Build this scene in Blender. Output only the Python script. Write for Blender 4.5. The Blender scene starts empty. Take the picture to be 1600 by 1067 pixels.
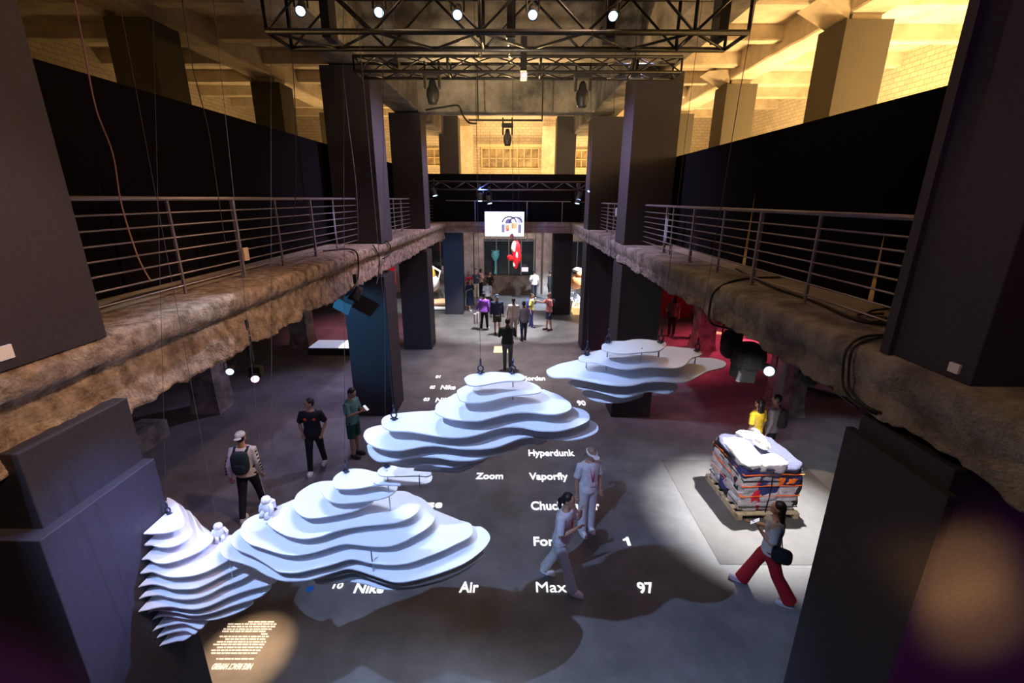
import bpy, math, random
import numpy as np
from mathutils import Vector, Matrix, noise
random.seed(7)
PI = math.pi
SC = bpy.context.scene
COL = SC.collection

# ------------------------------------------------------------------ camera
H = 5.8
CX, CY, F = 800.0, 533.5, 716.0
_v = np.array([804-CX, 311-CY, F]); _fy = _v/np.linalg.norm(_v)
_d = np.array([790-CX, 2840-CY, F]); _d = _d-_fy*_d.dot(_fy); _d /= np.linalg.norm(_d)
_up = -_d; _rt = np.cross(_fy, _up)
if _rt[0] < 0: _rt = -_rt
R = np.array([_rt, _fy, _up])
cam = bpy.data.cameras.new('camera'); cam.sensor_width = 36; cam.lens = 36*F/1600; cam.clip_end = 200; cam.clip_start = .05
cam_o = bpy.data.objects.new('camera', cam); COL.objects.link(cam_o)
m = Matrix.Identity(4)
for i in range(3):
    m[i][0] = R[i][0]; m[i][1] = -R[i][1]; m[i][2] = -R[i][2]
m[2][3] = H
cam_o.matrix_world = m
SC.camera = cam_o
vs = SC.view_settings
vs.view_transform = 'Standard'; vs.look = 'None'; vs.gamma = 1; vs.use_curve_mapping = False
vs.exposure = 0.0

def ray(x, y):
    d = R @ np.array([x-CX, y-CY, F]); return d/np.linalg.norm(d)
def onz(x, y, z=0.0):
    d = ray(x, y); t = (z-H)/d[2]; return Vector((d[0]*t, d[1]*t, z))
def onY(x, y, Y):
    d = ray(x, y); t = Y/d[1]; return Vector((d[0]*t, Y, H+d[2]*t))
def onX(x, y, X):
    d = ray(x, y); t = X/d[0]; return Vector((X, d[1]*t, H+d[2]*t))

# ------------------------------------------------------------------ world + lights
w = bpy.data.worlds.new('world'); SC.world = w; w.use_nodes = True
w.node_tree.nodes['Background'].inputs[0].default_value = (.30, .20, .42, 1)
w.node_tree.nodes['Background'].inputs[1].default_value = .012

def spot(name, loc, target, power, color, angle, blend=.3, radius=.05):
    l = bpy.data.lights.new(name, 'SPOT'); l.energy = power; l.color = color
    l.spot_size = math.radians(angle); l.spot_blend = blend; l.shadow_soft_size = radius
    o = bpy.data.objects.new(name, l); COL.objects.link(o); o.location = loc
    o.rotation_euler = (Vector(target)-Vector(loc)).to_track_quat('-Z', 'Y').to_euler()
    return o
def area(name, loc, target, power, color, sx, sy=None, spread=180):
    l = bpy.data.lights.new(name, 'AREA'); l.energy = power; l.color = color
    l.shape = 'RECTANGLE'; l.size = sx; l.size_y = sy or sx; l.spread = math.radians(spread)
    o = bpy.data.objects.new(name, l); COL.objects.link(o); o.location = loc
    o.rotation_euler = (Vector(target)-Vector(loc)).to_track_quat('-Z', 'Y').to_euler()
    return o
COOL = (.66, .76, 1.0); BLUE = (.45, .6, 1.0); GOLD = (1.0, .60, .23); WARM = (1.0, .66, .34); MAG = (.75, .12, .55); VIO = (.42, .25, 1.0)
TR1Y, TR1Z = 5.95, 7.55
# truss spots on the hanging plates
spot('key_light', (-2.4, 6.2, 7.4), (-2.3, 3.5, 2.6), 430, COOL, 50, .5, .04)
spot('key_light', (-1.0, 6.2, 7.4), (-.9, 3.2, 2.9), 480, COOL, 50, .5, .04)
spot('key_light', (0.0, 5.9, 7.4), (-.2, 3.2, 4.0), 200, COOL, 50, .5, .04)
spot('key_light', (1.2, 6.2, 7.6), (.9, 4.3, 4.4), 230, COOL, 46, .5, .04)
# spots above the camera that throw the plate shadows onto the floor
spot('floor_light', (-3.0, .2, 9.3), (.1, 5.0, 0), 2500, (.40, .57, 1.0), 43, .45, .03)
spot('floor_light', (-.4, -.8, 9.3), (-.8, 5.0, 0), 330, (.38, .56, 1.0), 46, .5, .05)
spot('floor_light', (2.4, 9.0, 8.4), (-1.6, 8.6, 0), 300, (.58, .58, 1.0), 60, .8, .1)
# warm floor patch at lower left
spot('text_light', (-3.45, 5.9, 3.7), (-3.55, 4.6, 0), 1500, (1.0, .58, .28), 20, .9, .02)
spot('slab_light', (0, 5.8, 7.4), (-3.62, 4.9, 4.72), 260, (.9, .9, 1), 12, .5, .02)
# bale spot
spot('bale_light', (5.2, 8.3, 4.15), (4.75, 7.7, 0), 3700, (1, .96, .95), 56, .8, .04)
spot('bale_light', (2.95, 5.2, 4.15), (4.6, 8.0, .4), 420, (1, .95, .95), 60, .9, .04)
spot('bale_light', (7.6, 8.8, 4.1), (6.75, 8.5, 0), 260, (1, .66, .35), 16, .2, .02)
# golden gallery
for x, y, p in ((9.3, 3.5, 420), (9.3, 9.2, 480), (9.3, 15.2, 480), (9.3, 21, 420), (11.3, 7.5, 300), (11.3, 14, 300), (0, 26.5, 520), (5, 26.5, 450), (-5, 26.5, 380), (-10.5, 21, 110), (-6.5, 21.5, 90)):
    area('uplight', (x, y, 4.95), (x, y+.01, 10), p*(1.25 if x > 1 else .7), GOLD, 1.6, 1.6, 150 if x > 5 else 140)
area('uplight', (-6.2, 8.0, 4.9), (-6.2, 7.0, 10), 14, GOLD, 1.0)
area('wall_wash', (0, 25.2, 8.9), (0, 29.3, 7.8), 60, GOLD, 6, .5)
# warm spill on the slab edges
for y, pw in ((1.6, 1500), (5.2, 1300), (9.5, 700), (15.5, 500)):
    spot('spill', (2.4, y, 9.5), (-3.3, y+1.2, 4.35), pw, (1.0, .60, .38), 30, .7, .2)
for y, pw in ((1.6, 260), (5.2, 260), (9.5, 300), (15.5, 300)):
    spot('spill', (-3.0, y, 9.5), (2.7, y+1.2, 4.5), pw, (1.0, .66, .36), 30, .7, .2)
spot('girder_fill', (-2.6, 8.0, 6.0), (.5, 17.5, 9.6), 2600, (1.0, .74, .44), 50, .8, .1)  # unseen spots added to brighten the girders
spot('girder_fill', (7.2, 12.5, 5.2), (.8, 17.5, 9.3), 1500, GOLD, 20, .3, .05)
spot('girder_fill', (6.8, 3.0, 5.0), (3.3, 11.6, 8.2), 2600, (1.0, .72, .38), 22, .3, .1)
spot('girder_fill', (0, 5.0, 5.2), (0, 11.6, 9.8), 900, (1.0, .74, .5), 70, .8, .1)
spot('girder_fill', (0, 14.2, 7.0), (0, 11.9, 8.85), 1500, GOLD, 100, .8, .1)
# column washes
spot('column_wash', (-3.9, -1.6, 3.2), (-4.3, 2.5, 1.5), 420, (.60, .08, .45), 42, .8, .3)
spot('column_wash', (3.3, -1.6, 3.6), (3.4, 2.6, 2.4), 300, (.50, .10, .50), 50, .8, .3)
spot('column_wash', (-.6, -.4, 9.0), (-3.3, 3.0, 7.2), 200, (.70, .22, .62), 55, .9, .3)
spot('column_wash', (.2, -.4, 9.0), (2.8, 2.9, 7.0), 130, (.48, .14, .60), 55, .9, .3)
spot('column_wash', (1.6, 5.0, 7.2), (-3.2, 2.95, 3.0), 3200, (.28, .36, 1), 16, 1, .02)
spot('column_wash', (.2, -3.6, 6.3), (3.0, 2.5, 3.4), 5200, (1, .55, .14), 7, 1, .12)
spot('column_wash', (.2, -3.6, 6.3), (3.22, 2.5, 3.05), 4200, (1, .55, .14), 7, 1, .12)
spot('column_wash', (-.5, 11.9, 8.2), (-3.3, 12.1, 5.2), 900, (.66, .56, .95), 100, .9, .1)
spot('column_wash', (.0, 11.9, 8.2), (2.7, 12.1, 5.2), 900, (.66, .56, .95), 100, .9, .1)
spot('column_wash', (-.5, 17.9, 8.2), (-3.3, 18.0, 5.2), 700, (.66, .56, .95), 90, .9, .1)
spot('column_wash', (.0, 17.9, 8.2), (2.7, 18.0, 5.2), 700, (.66, .56, .95), 90, .9, .1)
spot('column_wash', (-5.5, 8.5, 3.8), (-4.1, 11.6, 2.4), 520, (.10, .45, .85), 46, .8, .1)
spot('column_wash', (0, 17.8, 4.4), (-3.1, 23.4, 2.2), 1200, (.08, .35, .75), 40, .8, .1)
# concourse under the far truss
spot('concourse_light', (-.6, 20.3, 6.0), (-1.2, 21.2, 0), 3000, (1, .95, .97), 62, .5, .05)
spot('concourse_light', (2.2, 20.3, 6.0), (1.6, 20.4, 0), 1500, (1, .95, .97), 40, .3, .05)
spot('concourse_light', (-.5, 17.0, 7.8), (-.3, 15.6, 0), 2600, (.95, .78, .80), 60, .9, .1)
spot('concourse_light', (1.0, 26.5, 4.2), (1.9, 27.0, 0), 500, (.45, .62, 1), 60, .8, .1)
spot('concourse_light', (5.2, 24.5, 4.1), (3.6, 25.6, 1.2), 3600, (.75, .88, 1), 70, .6, .1)
spot('concourse_light', (-6.2, 24.0, 4.1), (-5.6, 25.4, 0), 500, (1, .96, .95), 60, .6, .1)
area('slab_light', (0, 19.5, 7.4), (0, 22.9, 4.4), 60, (.9, .65, .75), 5, .4)
spot('cloth_light', (-1.5, 20.4, 6.2), (-.3, 23.2, 5.6), 500, (.15, .25, 1), 80, .9, .1)
spot('rail_light', (-1.0, 7.0, 6.4), (-3.86, 10.1, 5.3), 1200, (.6, .65, 1), 9, .8, .02)
spot('rail_light', (.6, 8.0, 6.4), (3.18, 9.9, 5.2), 1200, (.6, .65, 1), 9, .8, .02)
area('far_wall_light', (0, 25.5, 4.0), (0, 29.3, 2.6), 110, (.95, .75, .70), 6, .3)
# ground floor, left: dim violet pools; right: red
spot('aisle_light', (-5.2, 15.0, 4.1), (-6.4, 12.2, 0), 420, (.62, .50, .90), 90, .9, .1)
spot('aisle_light', (-4.8, 6.4, 3.9), (-6.0, 9.4, 0), 90, (.50, .52, .95), 90, .9, .1)
spot('aisle_light', (-6.8, 20.0, 4.1), (-7.2, 20.5, 0), 700, (.9, .25, .35), 90, .9, .1)
spot('aisle_light', (6.0, 15.4, 4.1), (5.9, 16.4, 0), 800, (1.0, .06, .14), 80, .9, .1)
spot('aisle_light', (9.0, 19.0, 4.1), (9.2, 18.6, 0), 1500, (1.0, .07, .14), 90, .9, .1)
spot('aisle_light', (5.6, 10.8, 4.1), (5.8, 13.0, 0), 130, (1, .08, .28), 100, .9, .1)
spot('aisle_light', (8.6, 9.8, 4.1), (8.7, 9.4, 0), 160, (.70, .78, 1.0), 70, .5, .1)

# ------------------------------------------------------------------ materials
MATS = {}
def mat(name, color, rough=.6, metal=0.0, var=0.0, scale=6.0, bump=0.0, bscale=30.0, emit=None, es=1.0, color2=None, alpha=None, spec=None, trans=None, detail=6.0, sss=0):
    if name in MATS: return MATS[name]
    M = bpy.data.materials.new(name); M.use_nodes = True
    nt = M.node_tree; b = nt.nodes['Principled BSDF']
    b.inputs['Roughness'].default_value = rough; b.inputs['Metallic'].default_value = metal
    c = tuple(color)+(1,)
    b.inputs['Base Color'].default_value = c
    if spec is not None: b.inputs['Specular IOR Level'].default_value = spec
    if trans: b.inputs['Transmission Weight'].default_value = trans
    if sss: b.inputs['Subsurface Weight'].default_value = sss; b.inputs['Subsurface Radius'].default_value = (.03, .03, .03)
    tc = nt.nodes.new('ShaderNodeTexCoord')
    if var or color2:
        n = nt.nodes.new('ShaderNodeTexNoise'); n.inputs['Scale'].default_value = scale; n.inputs['Detail'].default_value = detail; n.inputs['Roughness'].default_value = .65
        nt.links.new(tc.outputs['Object'], n.inputs['Vector'])
        r = nt.nodes.new('ShaderNodeValToRGB'); r.color_ramp.elements[0].position = .36; r.color_ramp.elements[1].position = .66
        r.color_ramp.elements[0].color = tuple(max(0, x*(1-var)) for x in color)+(1,)
        r.color_ramp.elements[1].color = (tuple(color2) if color2 else tuple(min(1, x*(1+var)) for x in color))+(1,)
        nt.links.new(n.outputs['Fac'], r.inputs['Fac']); nt.links.new(r.outputs['Color'], b.inputs['Base Color'])
    if bump:
        n2 = nt.nodes.new('ShaderNodeTexNoise'); n2.inputs['Scale'].default_value = bscale; n2.inputs['Detail'].default_value = 8
        nt.links.new(tc.outputs['Object'], n2.inputs['Vector'])
        bp = nt.nodes.new('ShaderNodeBump'); bp.inputs['Strength'].default_value = bump; bp.inputs['Distance'].default_value = .03
        nt.links.new(n2.outputs['Fac'], bp.inputs['Height']); nt.links.new(bp.outputs['Normal'], b.inputs['Normal'])
    if emit:
        b.inputs['Emission Color'].default_value = tuple(emit)+(1,); b.inputs['Emission Strength'].default_value = es
    MATS[name] = M
    return M
def blockmat():
    M = mat('whitewashed_block', (.62, .58, .50), .85, var=.22, scale=3, bump=.2, bscale=20)
    nt = M.node_tree; b = nt.nodes['Principled BSDF']
    tc = nt.nodes.new('ShaderNodeTexCoord'); mp = nt.nodes.new('ShaderNodeMapping'); mp.inputs['Rotation'].default_value = (PI/2, 0, 0)
    br = nt.nodes.new('ShaderNodeTexBrick'); br.inputs['Scale'].default_value = 1.6; br.inputs['Mortar Size'].default_value = .012
    br.inputs['Color1'].default_value = (.62, .57, .48, 1); br.inputs['Color2'].default_value = (.52, .48, .40, 1); br.inputs['Mortar'].default_value = (.25, .22, .18, 1)
    nt.links.new(tc.outputs['Object'], mp.inputs['Vector']); nt.links.new(mp.outputs['Vector'], br.inputs['Vector'])
    nt.links.new(br.outputs['Color'], b.inputs['Base Color'])
    return M
def sidemat():
    M = BLOCK.copy(); M.name = 'whitewashed_block_side'; nt = M.node_tree
    br = [n for n in nt.nodes if n.type == 'TEX_BRICK'][0]; tc = nt.nodes.new('ShaderNodeTexCoord')
    sp = nt.nodes.new('ShaderNodeSeparateXYZ'); cb = nt.nodes.new('ShaderNodeCombineXYZ')
    nt.links.new(tc.outputs['Object'], sp.inputs[0]); nt.links.new(sp.outputs['Y'], cb.inputs['X']); nt.links.new(sp.outputs['Z'], cb.inputs['Y'])
    nt.links.new(cb.outputs[0], br.inputs['Vector'])
    return M
FLOOR = mat('polished_concrete', (.175, .178, .182), .42, var=.28, scale=1.1, bump=.05, bscale=14, detail=10)
CONC = mat('rough_concrete', (.26, .19, .14), .95, color2=(.52, .42, .34), var=.45, scale=7.0, bump=1.0, bscale=42, detail=15)
CONC2 = mat('grey_concrete', (.20, .19, .175), .95, color2=(.40, .38, .34), var=.4, scale=2.6, bump=1.0, bscale=42, detail=15)
SLABTOP = mat('dusty_concrete', (.36, .31, .24), .85, var=.15, scale=5, bump=.15, bscale=40)
WHITEWASH = mat('whitewashed_concrete', (.60, .54, .44), .9, var=.2, scale=1.6, bump=.4, bscale=10, detail=10)
STAINED = mat('stained_concrete', (.11, .11, .10), .9, color2=(.34, .31, .26), var=.3, scale=.9, bump=.4, bscale=10, detail=12)
BLOCK = blockmat()
CLAD = mat('dark_plasterboard', (.042, .039, .050), .62, var=.12, scale=30, spec=.3)
CLADW = mat('olive_plasterboard', (.085, .078, .06), .8, var=.08, scale=20)
DRAPE = mat('black_cloth', (.006, .005, .006), .95, spec=.05)
BLACK = mat('black_metal', (.018, .018, .02), .45, spec=.4)
BLKM = mat('black_matte', (.015, .015, .016), .75)
STEEL = mat('painted_steel', (.30, .27, .30), .42, metal=.6)
ALU = mat('brushed_aluminium', (.45, .45, .5), .35, metal=.9)
CHROME = mat('chrome', (.6, .62, .68), .18, metal=1)
ACRYL = mat('white_acrylic', (.80, .82, .88), .22, spec=.5)
WIREM = mat('steel_wire', (.06, .055, .06), .6, metal=.3)
LENS = mat('lit_lens', (.6, .75, 1), .3, emit=(.50, .74, 1), es=2.6)
LENSB = mat('lit_blue_lens', (.5, .6, 1), .3, emit=(.35, .5, 1), es=4)
LENSP = mat('lit_pink_lens', (1, .8, .95), .3, emit=(1, .62, .9), es=1.8)
DIM = mat('dark_glass', (.02, .03, .035), .08, spec=.6)
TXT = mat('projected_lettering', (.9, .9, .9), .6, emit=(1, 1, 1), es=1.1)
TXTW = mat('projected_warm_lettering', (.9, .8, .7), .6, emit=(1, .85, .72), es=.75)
WOOD = mat('pine_wood', (.62, .52, .33), .6, var=.2, scale=8)
PLASTW = mat('white_plastic', (.8, .8, .8), .5)
RUBBER = mat('black_rubber', (.012, .012, .012), .6)

# ------------------------------------------------------------------ mesh builder
class MB:
    def __init__(s): s.v = []; s.f = []
    def add(s, v, f):
        n = len(s.v); s.v += [tuple(p) for p in v]; s.f += [tuple(i+n for i in q) for q in f]; return s
    def box(s, x0, x1, y0, y1, z0, z1):
        v = [(x0, y0, z0), (x1, y0, z0), (x1, y1, z0), (x0, y1, z0), (x0, y0, z1), (x1, y0, z1), (x1, y1, z1), (x0, y1, z1)]
        return s.add(v, [(0, 3, 2, 1), (4, 5, 6, 7), (0, 1, 5, 4), (1, 2, 6, 5), (2, 3, 7, 6), (3, 0, 4, 7)])
    def obox(s, mtx, sx, sy, sz):
        v = [mtx @ Vector((a*sx/2, b*sy/2, c*sz/2)) for c in (-1, 1) for a, b in ((-1, -1), (1, -1), (1, 1), (-1, 1))]
        return s.add(v, [(0, 3, 2, 1), (4, 5, 6, 7), (0, 1, 5, 4), (1, 2, 6, 5), (2, 3, 7, 6), (3, 0, 4, 7)])
    def tube(s, pts, r, n=8, cap=True):
        pts = [Vector(p) for p in pts]; N = len(pts)
        rr = r if isinstance(r, (list, tuple)) else [r]*N
        v = []; up = None
        for i, p in enumerate(pts):
            t = (pts[min(i+1, N-1)]-pts[max(i-1, 0)])
            if t.length < 1e-9: t = Vector((0, 0, 1))
            t.normalize()
            if up is None:
                up = Vector((1, 0, 0)) if abs(t.x) < .8 else Vector((0, 1, 0))
            a = (up-t*up.dot(t)); a.normalize(); b = t.cross(a); up = a
            q = rr[i]; ra, rb = (q if isinstance(q, tuple) else (q, q))
            for k in range(n):
                th = 2*PI*k/n; v.append(p+a*math.cos(th)*ra+b*math.sin(th)*rb)
        f = []
        for i in range(N-1):
            for k in range(n):
                f.append((i*n+k, i*n+(k+1) % n, (i+1)*n+(k+1) % n, (i+1)*n+k))
        if cap: f.append(tuple(range(n-1, -1, -1))); f.append(tuple((N-1)*n+k for k in range(n)))
        return s.add(v, f)
    def rings(s, rings, n=20):
        # rings: (cx,cy,z,rx,ry)
        v = []; f = []
        for (cx, cy, z, rx, ry) in rings:
            for k in range(n):
                th = 2*PI*k/n; v.append((cx+math.cos(th)*rx, cy+math.sin(th)*ry, z))
        for i in range(len(rings)-1):
            for k in range(n): f.append((i*n+k, i*n+(k+1) % n, (i+1)*n+(k+1) % n, (i+1)*n+k))
        f.append(tuple(range(n-1, -1, -1))); f.append(tuple((len(rings)-1)*n+k for k in range(n)))
        return s.add(v, f)
    def ell(s, c, r, n=14, mtx=None, e=1.0, zmin=None):
        v = []; f = []; c = Vector(c); m2 = max(6, n//2+1)
        sg = lambda a: math.copysign(abs(a)**e, a)
        for i in range(m2+1):
            ph = -PI/2+PI*i/m2
            for k in range(n):
                th = 2*PI*k/n
                p = Vector((sg(math.cos(ph))*sg(math.cos(th))*r[0], sg(math.cos(ph))*sg(math.sin(th))*r[1], sg(math.sin(ph))*r[2]))
                if mtx is not None: p = mtx @ p
                p = p+c
                if zmin is not None and p.z < zmin: p.z = zmin
                v.append(p)
        for i in range(m2):
            for k in range(n): f.append((i*n+k, i*n+(k+1) % n, (i+1)*n+(k+1) % n, (i+1)*n+k))
        return s.add(v, f)
    def lathe(s, prof, mtx=None, n=20):
        v = []; f = []
        for (r, z) in prof:
            for k in range(n):
                th = 2*PI*k/n; p = Vector((r*math.cos(th), r*math.sin(th), z)); v.append(mtx @ p if mtx is not None else p)
        for i in range(len(prof)-1):
            for k in range(n): f.append((i*n+k, i*n+(k+1) % n, (i+1)*n+(k+1) % n, (i+1)*n+k))
        f.append(tuple(range(n-1, -1, -1))); f.append(tuple((len(prof)-1)*n+k for k in range(n)))
        return s.add(v, f)
    def prism(s, pts, z0, z1):
        n = len(pts); v = [(x, y, z0) for x, y in pts]+[(x, y, z1) for x, y in pts]
        f = [tuple(range(n-1, -1, -1)), tuple(range(n, 2*n))]+[(i, (i+1) % n, n+(i+1) % n, n+i) for i in range(n)]
        return s.add(v, f)
    def jitter(s, amp, sc, seed=0):
        o = Vector((seed*3.1, seed*1.7, seed*.9))
        for i, p in enumerate(s.v):
            q = Vector(p); d = noise.noise_vector(q*sc+o); s.v[i] = tuple(q+d*amp)
        return s
    def build(s, name, material, parent=None, smooth=False, bevel=0, mods=None):
        me = bpy.data.meshes.new(name); me.from_pydata([tuple(p) for p in s.v], [], s.f); me.update()
        if smooth:
            for p in me.polygons: p.use_smooth = True
        o = bpy.data.objects.new(name, me); COL.objects.link(o)
        if material is not None: me.materials.append(material)
        if parent is not None: o.parent = parent; o.matrix_parent_inverse = Matrix.Identity(4)
        if bevel:
            b = o.modifiers.new('bevel', 'BEVEL'); b.width = bevel; b.segments = 2; b.limit_method = 'ANGLE'
        return o
    def local(s, origin):
        o = Vector(origin); s.v = [tuple(Vector(p)-o) for p in s.v]; return s

def tag(o, label=None, cat=None, group=None, kind=None):
    if label: o['label'] = label
    if cat: o['category'] = cat
    if group: o['group'] = group
    if kind: o['kind'] = kind
    return o
def struct(name, mb, m_, label, cat, **k):
    o = mb.build(name, m_, **k); return tag(o, label, cat, kind='structure')
def thing(name, loc, label, cat, group=None, rz=0):
    o = bpy.data.objects.new(name, None); COL.objects.link(o); o.location = loc; o.rotation_euler.z = rz; o.empty_display_size = .1
    return tag(o, label, cat, group)
def aim(p, t, roll=0):
    d = (Vector(t)-Vector(p)).normalized(); q = d.to_track_quat('Z', 'Y')
    return Matrix.Translation(Vector(p)) @ q.to_matrix().to_4x4()

# ------------------------------------------------------------------ setting
ST = 4.72
struct('floor', MB().box(-14, 13, -3, 29.6, -.2, 0), FLOOR, 'dark polished concrete ground floor of the hall', 'floor')
struct('ceiling', MB().box(-14, 13, -3, 29.6, 10.4, 10.6), WHITEWASH, 'concrete ceiling above the galleries', 'ceiling')
struct('wall_back', MB().box(-14, 13, 29.3, 29.6, 0, 10.4), BLOCK, 'painted block wall at the far end', 'wall')
BLOCKS = sidemat()
struct('wall_left', MB().box(-14, -13.6, -3, 29.3, 0, 10.4), BLOCKS, 'block wall beyond the left gallery', 'wall')
struct('wall_right', MB().box(12.6, 13, -3, 29.3, 0, 10.4), BLOCKS, 'block wall beyond the right gallery', 'wall')

def slab_edge(name, xe, side, y0, y1, zb, rec, material, seed, ragged, label):
    """rough broken slab edge: side=-1 slab lies to -X of the edge"""
    prof = [(-.75, 0.0), (-.35, 0.0), (-.08, 0.0), (-.02, -.015), (0, -.05), (0.0, -.13), (-.01, -.20), (-rec*.6, -.25), (-rec, -.30)]
    nb = 14
    for k in range(1, nb+1): prof.append((-rec*(1-.5*k/nb), -.30-(ST-zb-.30)*k/nb))
    prof += [(-rec-.12, zb-ST-.0), (-.75, zb-ST+.02)]
    ny = int((y1-y0)/.05)
    v = []; f = []; P = len(prof)
    for i in range(ny+1):
        y = y0+(y1-y0)*i/ny
        rag = (noise.noise(Vector((y*1.7, seed, 0)))+.5*noise.noise(Vector((y*6, seed, 3))))*ragged
        for k, (dx, dz) in enumerate(prof):
            x = xe-side*dx*1.0; z = ST+dz
            q = Vector((x, y, z))
            a = 0 if dz > -.02 else (.008 if dz > -.24 else .034)
            d = noise.noise_vector(q*3.2+Vector((seed, 0, 0)))*a+noise.noise_vector(q*9)*a*.7+noise.noise_vector(q*23)*a*.6
            if k > 12:
                d.z += rag*min(1, (k-12)/8)
            v.append(q+d)
    for i in range(ny):
        for k in range(P-1):
            a = i*P+k; q = (a, a+1, a+P+1, a+P); f.append(q if side < 0 else q[::-1])
    b = MB().add(v, f)
    return struct(name, b, material, label, 'slab', smooth=True)
# side=-1 : slab to the left (x decreasing): x = xe + dx
slab_edge('gallery_edge', -3.3, -1, -2.5, 22.9, 3.98, .15, CONC, 3, .10, 'broken orange-brown concrete edge of the left gallery')
slab_edge('gallery_edge', 2.7, 1, -2.5, 22.9, 4.26, .05, CONC2, 8, .05, 'grey rough concrete edge of the right gallery')
struct('gallery_floor', MB().box(-13.6, -3.95, -3, 29.3, 4.3, ST-.004), SLABTOP, 'left gallery concrete floor slab', 'slab')
struct('gallery_floor', MB().box(3.35, 12.6, -3, 29.3, 4.3, ST-.004), SLABTOP, 'right gallery concrete floor slab', 'slab')
b = MB().box(-3.6, 3.0, 23.0, 29.3, 4.25, ST).box(-3.6, 3.0, 22.9, 23.0, 4.52, 4.74).box(-3.6, 3.0, 22.93, 23, 4.25, 4.5).box(-3.6, 3.0, 22.86, 23.0, 4.22, 4.28)
struct('gallery_floor', b, mat('pinkish_concrete', (.34, .27, .26), .8, var=.3, scale=3), 'cross gallery slab at the far end of the atrium', 'slab')

# clad columns around the atrium
def column(x0, x1, y0, y1, z0, z1, m_, label, groove=True, name='column'):
    b = MB().box(x0, x1, y0, y1, z0, z1)
    o = struct(name, b, m_, label, 'column', bevel=.008)
    return o
def seam(o, x0, x1, y0, y1, z0, z1):
    pass
for i, (Y, nm) in enumerate(((11.6, 'second'), (17.5, 'third'))):
    column(-4.4, -3.3, Y, Y+1.05, 0, 3.9, CLAD, 'lower dark clad column, %s from the front on the left' % nm)
    column(2.72, 3.8, Y, Y+1.05, 0, 4.2, CLAD, 'lower dark clad column, %s from the front on the right' % nm)
    column(-4.4, -3.3, Y, Y+1.05, ST, 8.65, CLAD, 'upper dark clad column, %s from the front on the left' % nm)
    column(2.72, 3.8, Y, Y+1.05, ST, 8.55, CLADW if 0 else CLAD, 'upper dark clad column, %s from the front on the right' % nm)
for x0 in (-3.6, 1.98):
    s_ = 'left' if x0 < 0 else 'right'
    column(x0, x0+.95, 23.4, 24.4, 0, 4.25, CLAD, 'dark clad column under the far cross gallery, %s one' % s_)
    column(x0, x0+.92, 23.5, 24.4, ST, 9.5, CLADW, 'olive clad column behind the far black screen, %s one' % s_)
# near columns
column(-4.5, -3.3, 2.55, 3.55, ST, 10.4, CLAD, 'large dark column filling the left edge of the upper gallery')
column(2.78, 3.9, 2.6, 3.25, ST, 10.4, CLAD, 'large dark column at the right end of the right railing')
struct('column', MB().box(2.74, 2.80, 3.19, 3.27, ST, 10.4), CLAD, 'raised corner strip of the near right column', 'column')
column(-4.5, -3.29, 2.66, 3.57, 3.5, 4.17, CLAD, 'recessed upper box of the near left ground column')
column(-4.5, -3.20, 2.54, 3.58, 0, 3.58, CLAD, 'near left ground column below the broken slab')
column(2.75, 3.9, 2.5, 3.3, 0, 4.2, CLAD, 'near right ground column below the gallery')
struct('column', MB().box(2.70, 2.76, 2.44, 3.36, 0, 4.05), CLAD, 'side cladding board of the near right ground column', 'column')

# outer columns
for sx, x0, x1 in ((-1, -9.0, -8.3), (1, 7.35, 8.1)):
    for Y in (5.9, 11.7, 17.6, 23.4):
        sd = 'left' if sx < 0 else 'right'
        b = MB().rings([((x0+x1)/2, Y+.35, z, a, a) for z, a in ((0, .62), (.12, .56), (.5, .50), (4.3, .5))], 4)
        c = Vector(((x0+x1)/2, Y+.35, 0))
        b.v = [tuple(c+Matrix.Rotation(PI/4, 3, 'Z') @ (Vector(p)-c)) for p in b.v]
        b.jitter(.02, 4, Y)
        struct('column', b, CONC2, 'bare concrete column under the %s gallery, %.0f metres in' % (sd, Y), 'column')
        m_ = CLADW
        struct('column', MB().box(x0-.1, x1+.2, Y, Y+1.0, ST, 9.6), m_, 'clad column behind the %s black screen, %.0f metres in' % (sd, Y), 'column', bevel=.01)
        struct('column', MB().box(x0+.1, x1, Y+.15, Y+.85, 9.6, 10.0), WHITEWASH, 'bare top of the %s clad column, %.0f metres in' % (sd, Y), 'column')

# ceiling beams
n_t = [0]
def beam(x0, x1, y0, y1, z0, z1, m_, label, amp=.012, name=None):
    n_t[0] += 1
    b = MB()
    L = max(x1-x0, y1-y0); k = max(2, int(L/.5)); ax = 0 if x1-x0 > y1-y0 else 1
    v = []; f = []
    prof = [(0, z1), (0, (z0+z1)/2), (0, z0+.04), (.04, z0), (.5, z0), (.96, z0), (1, z0+.04), (1, (z0+z1)/2), (1, z1)]
    for i in range(k+1):
        t = i/k
        for (u, z) in prof:
            if ax == 0: p = (x0+(x1-x0)*t, y0+(y1-y0)*u, z)
            else: p = (x0+(x1-x0)*u, y0+(y1-y0)*t, z)
            v.append(p)
    P = len(prof)
    for i in range(k):
        for j in range(P-1): a = i*P+j; f.append((a, a+1, a+P+1, a+P))
    b.add(v, f).jitter(amp, 3, n_t[0])
    return struct('trim_%d' % n_t[0], b, m_, label, 'beam')
for x0, x1, s_ in ((-4.3, -3.35, 'left'), (2.75, 3.75, 'right')):
    beam(x0, x1, 3.0, 24.2, 8.72, 10.4, STAINED, 'long ceiling girder above the %s atrium columns' % s_, .03)
for Y, z in ((11.6, 8.85), (17.5, 8.68)):
    beam(-3.35, 2.75, Y, Y+.65, z, 10.4, STAINED if Y > 12 else STAINED, 'stained cross girder across the atrium, %.0f metres in' % Y, .03)
beam(-3.35, 2.75, 23.5, 24.2, 9.5, 10.4, WHITEWASH, 'whitewashed cross girder above the far columns')
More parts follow.
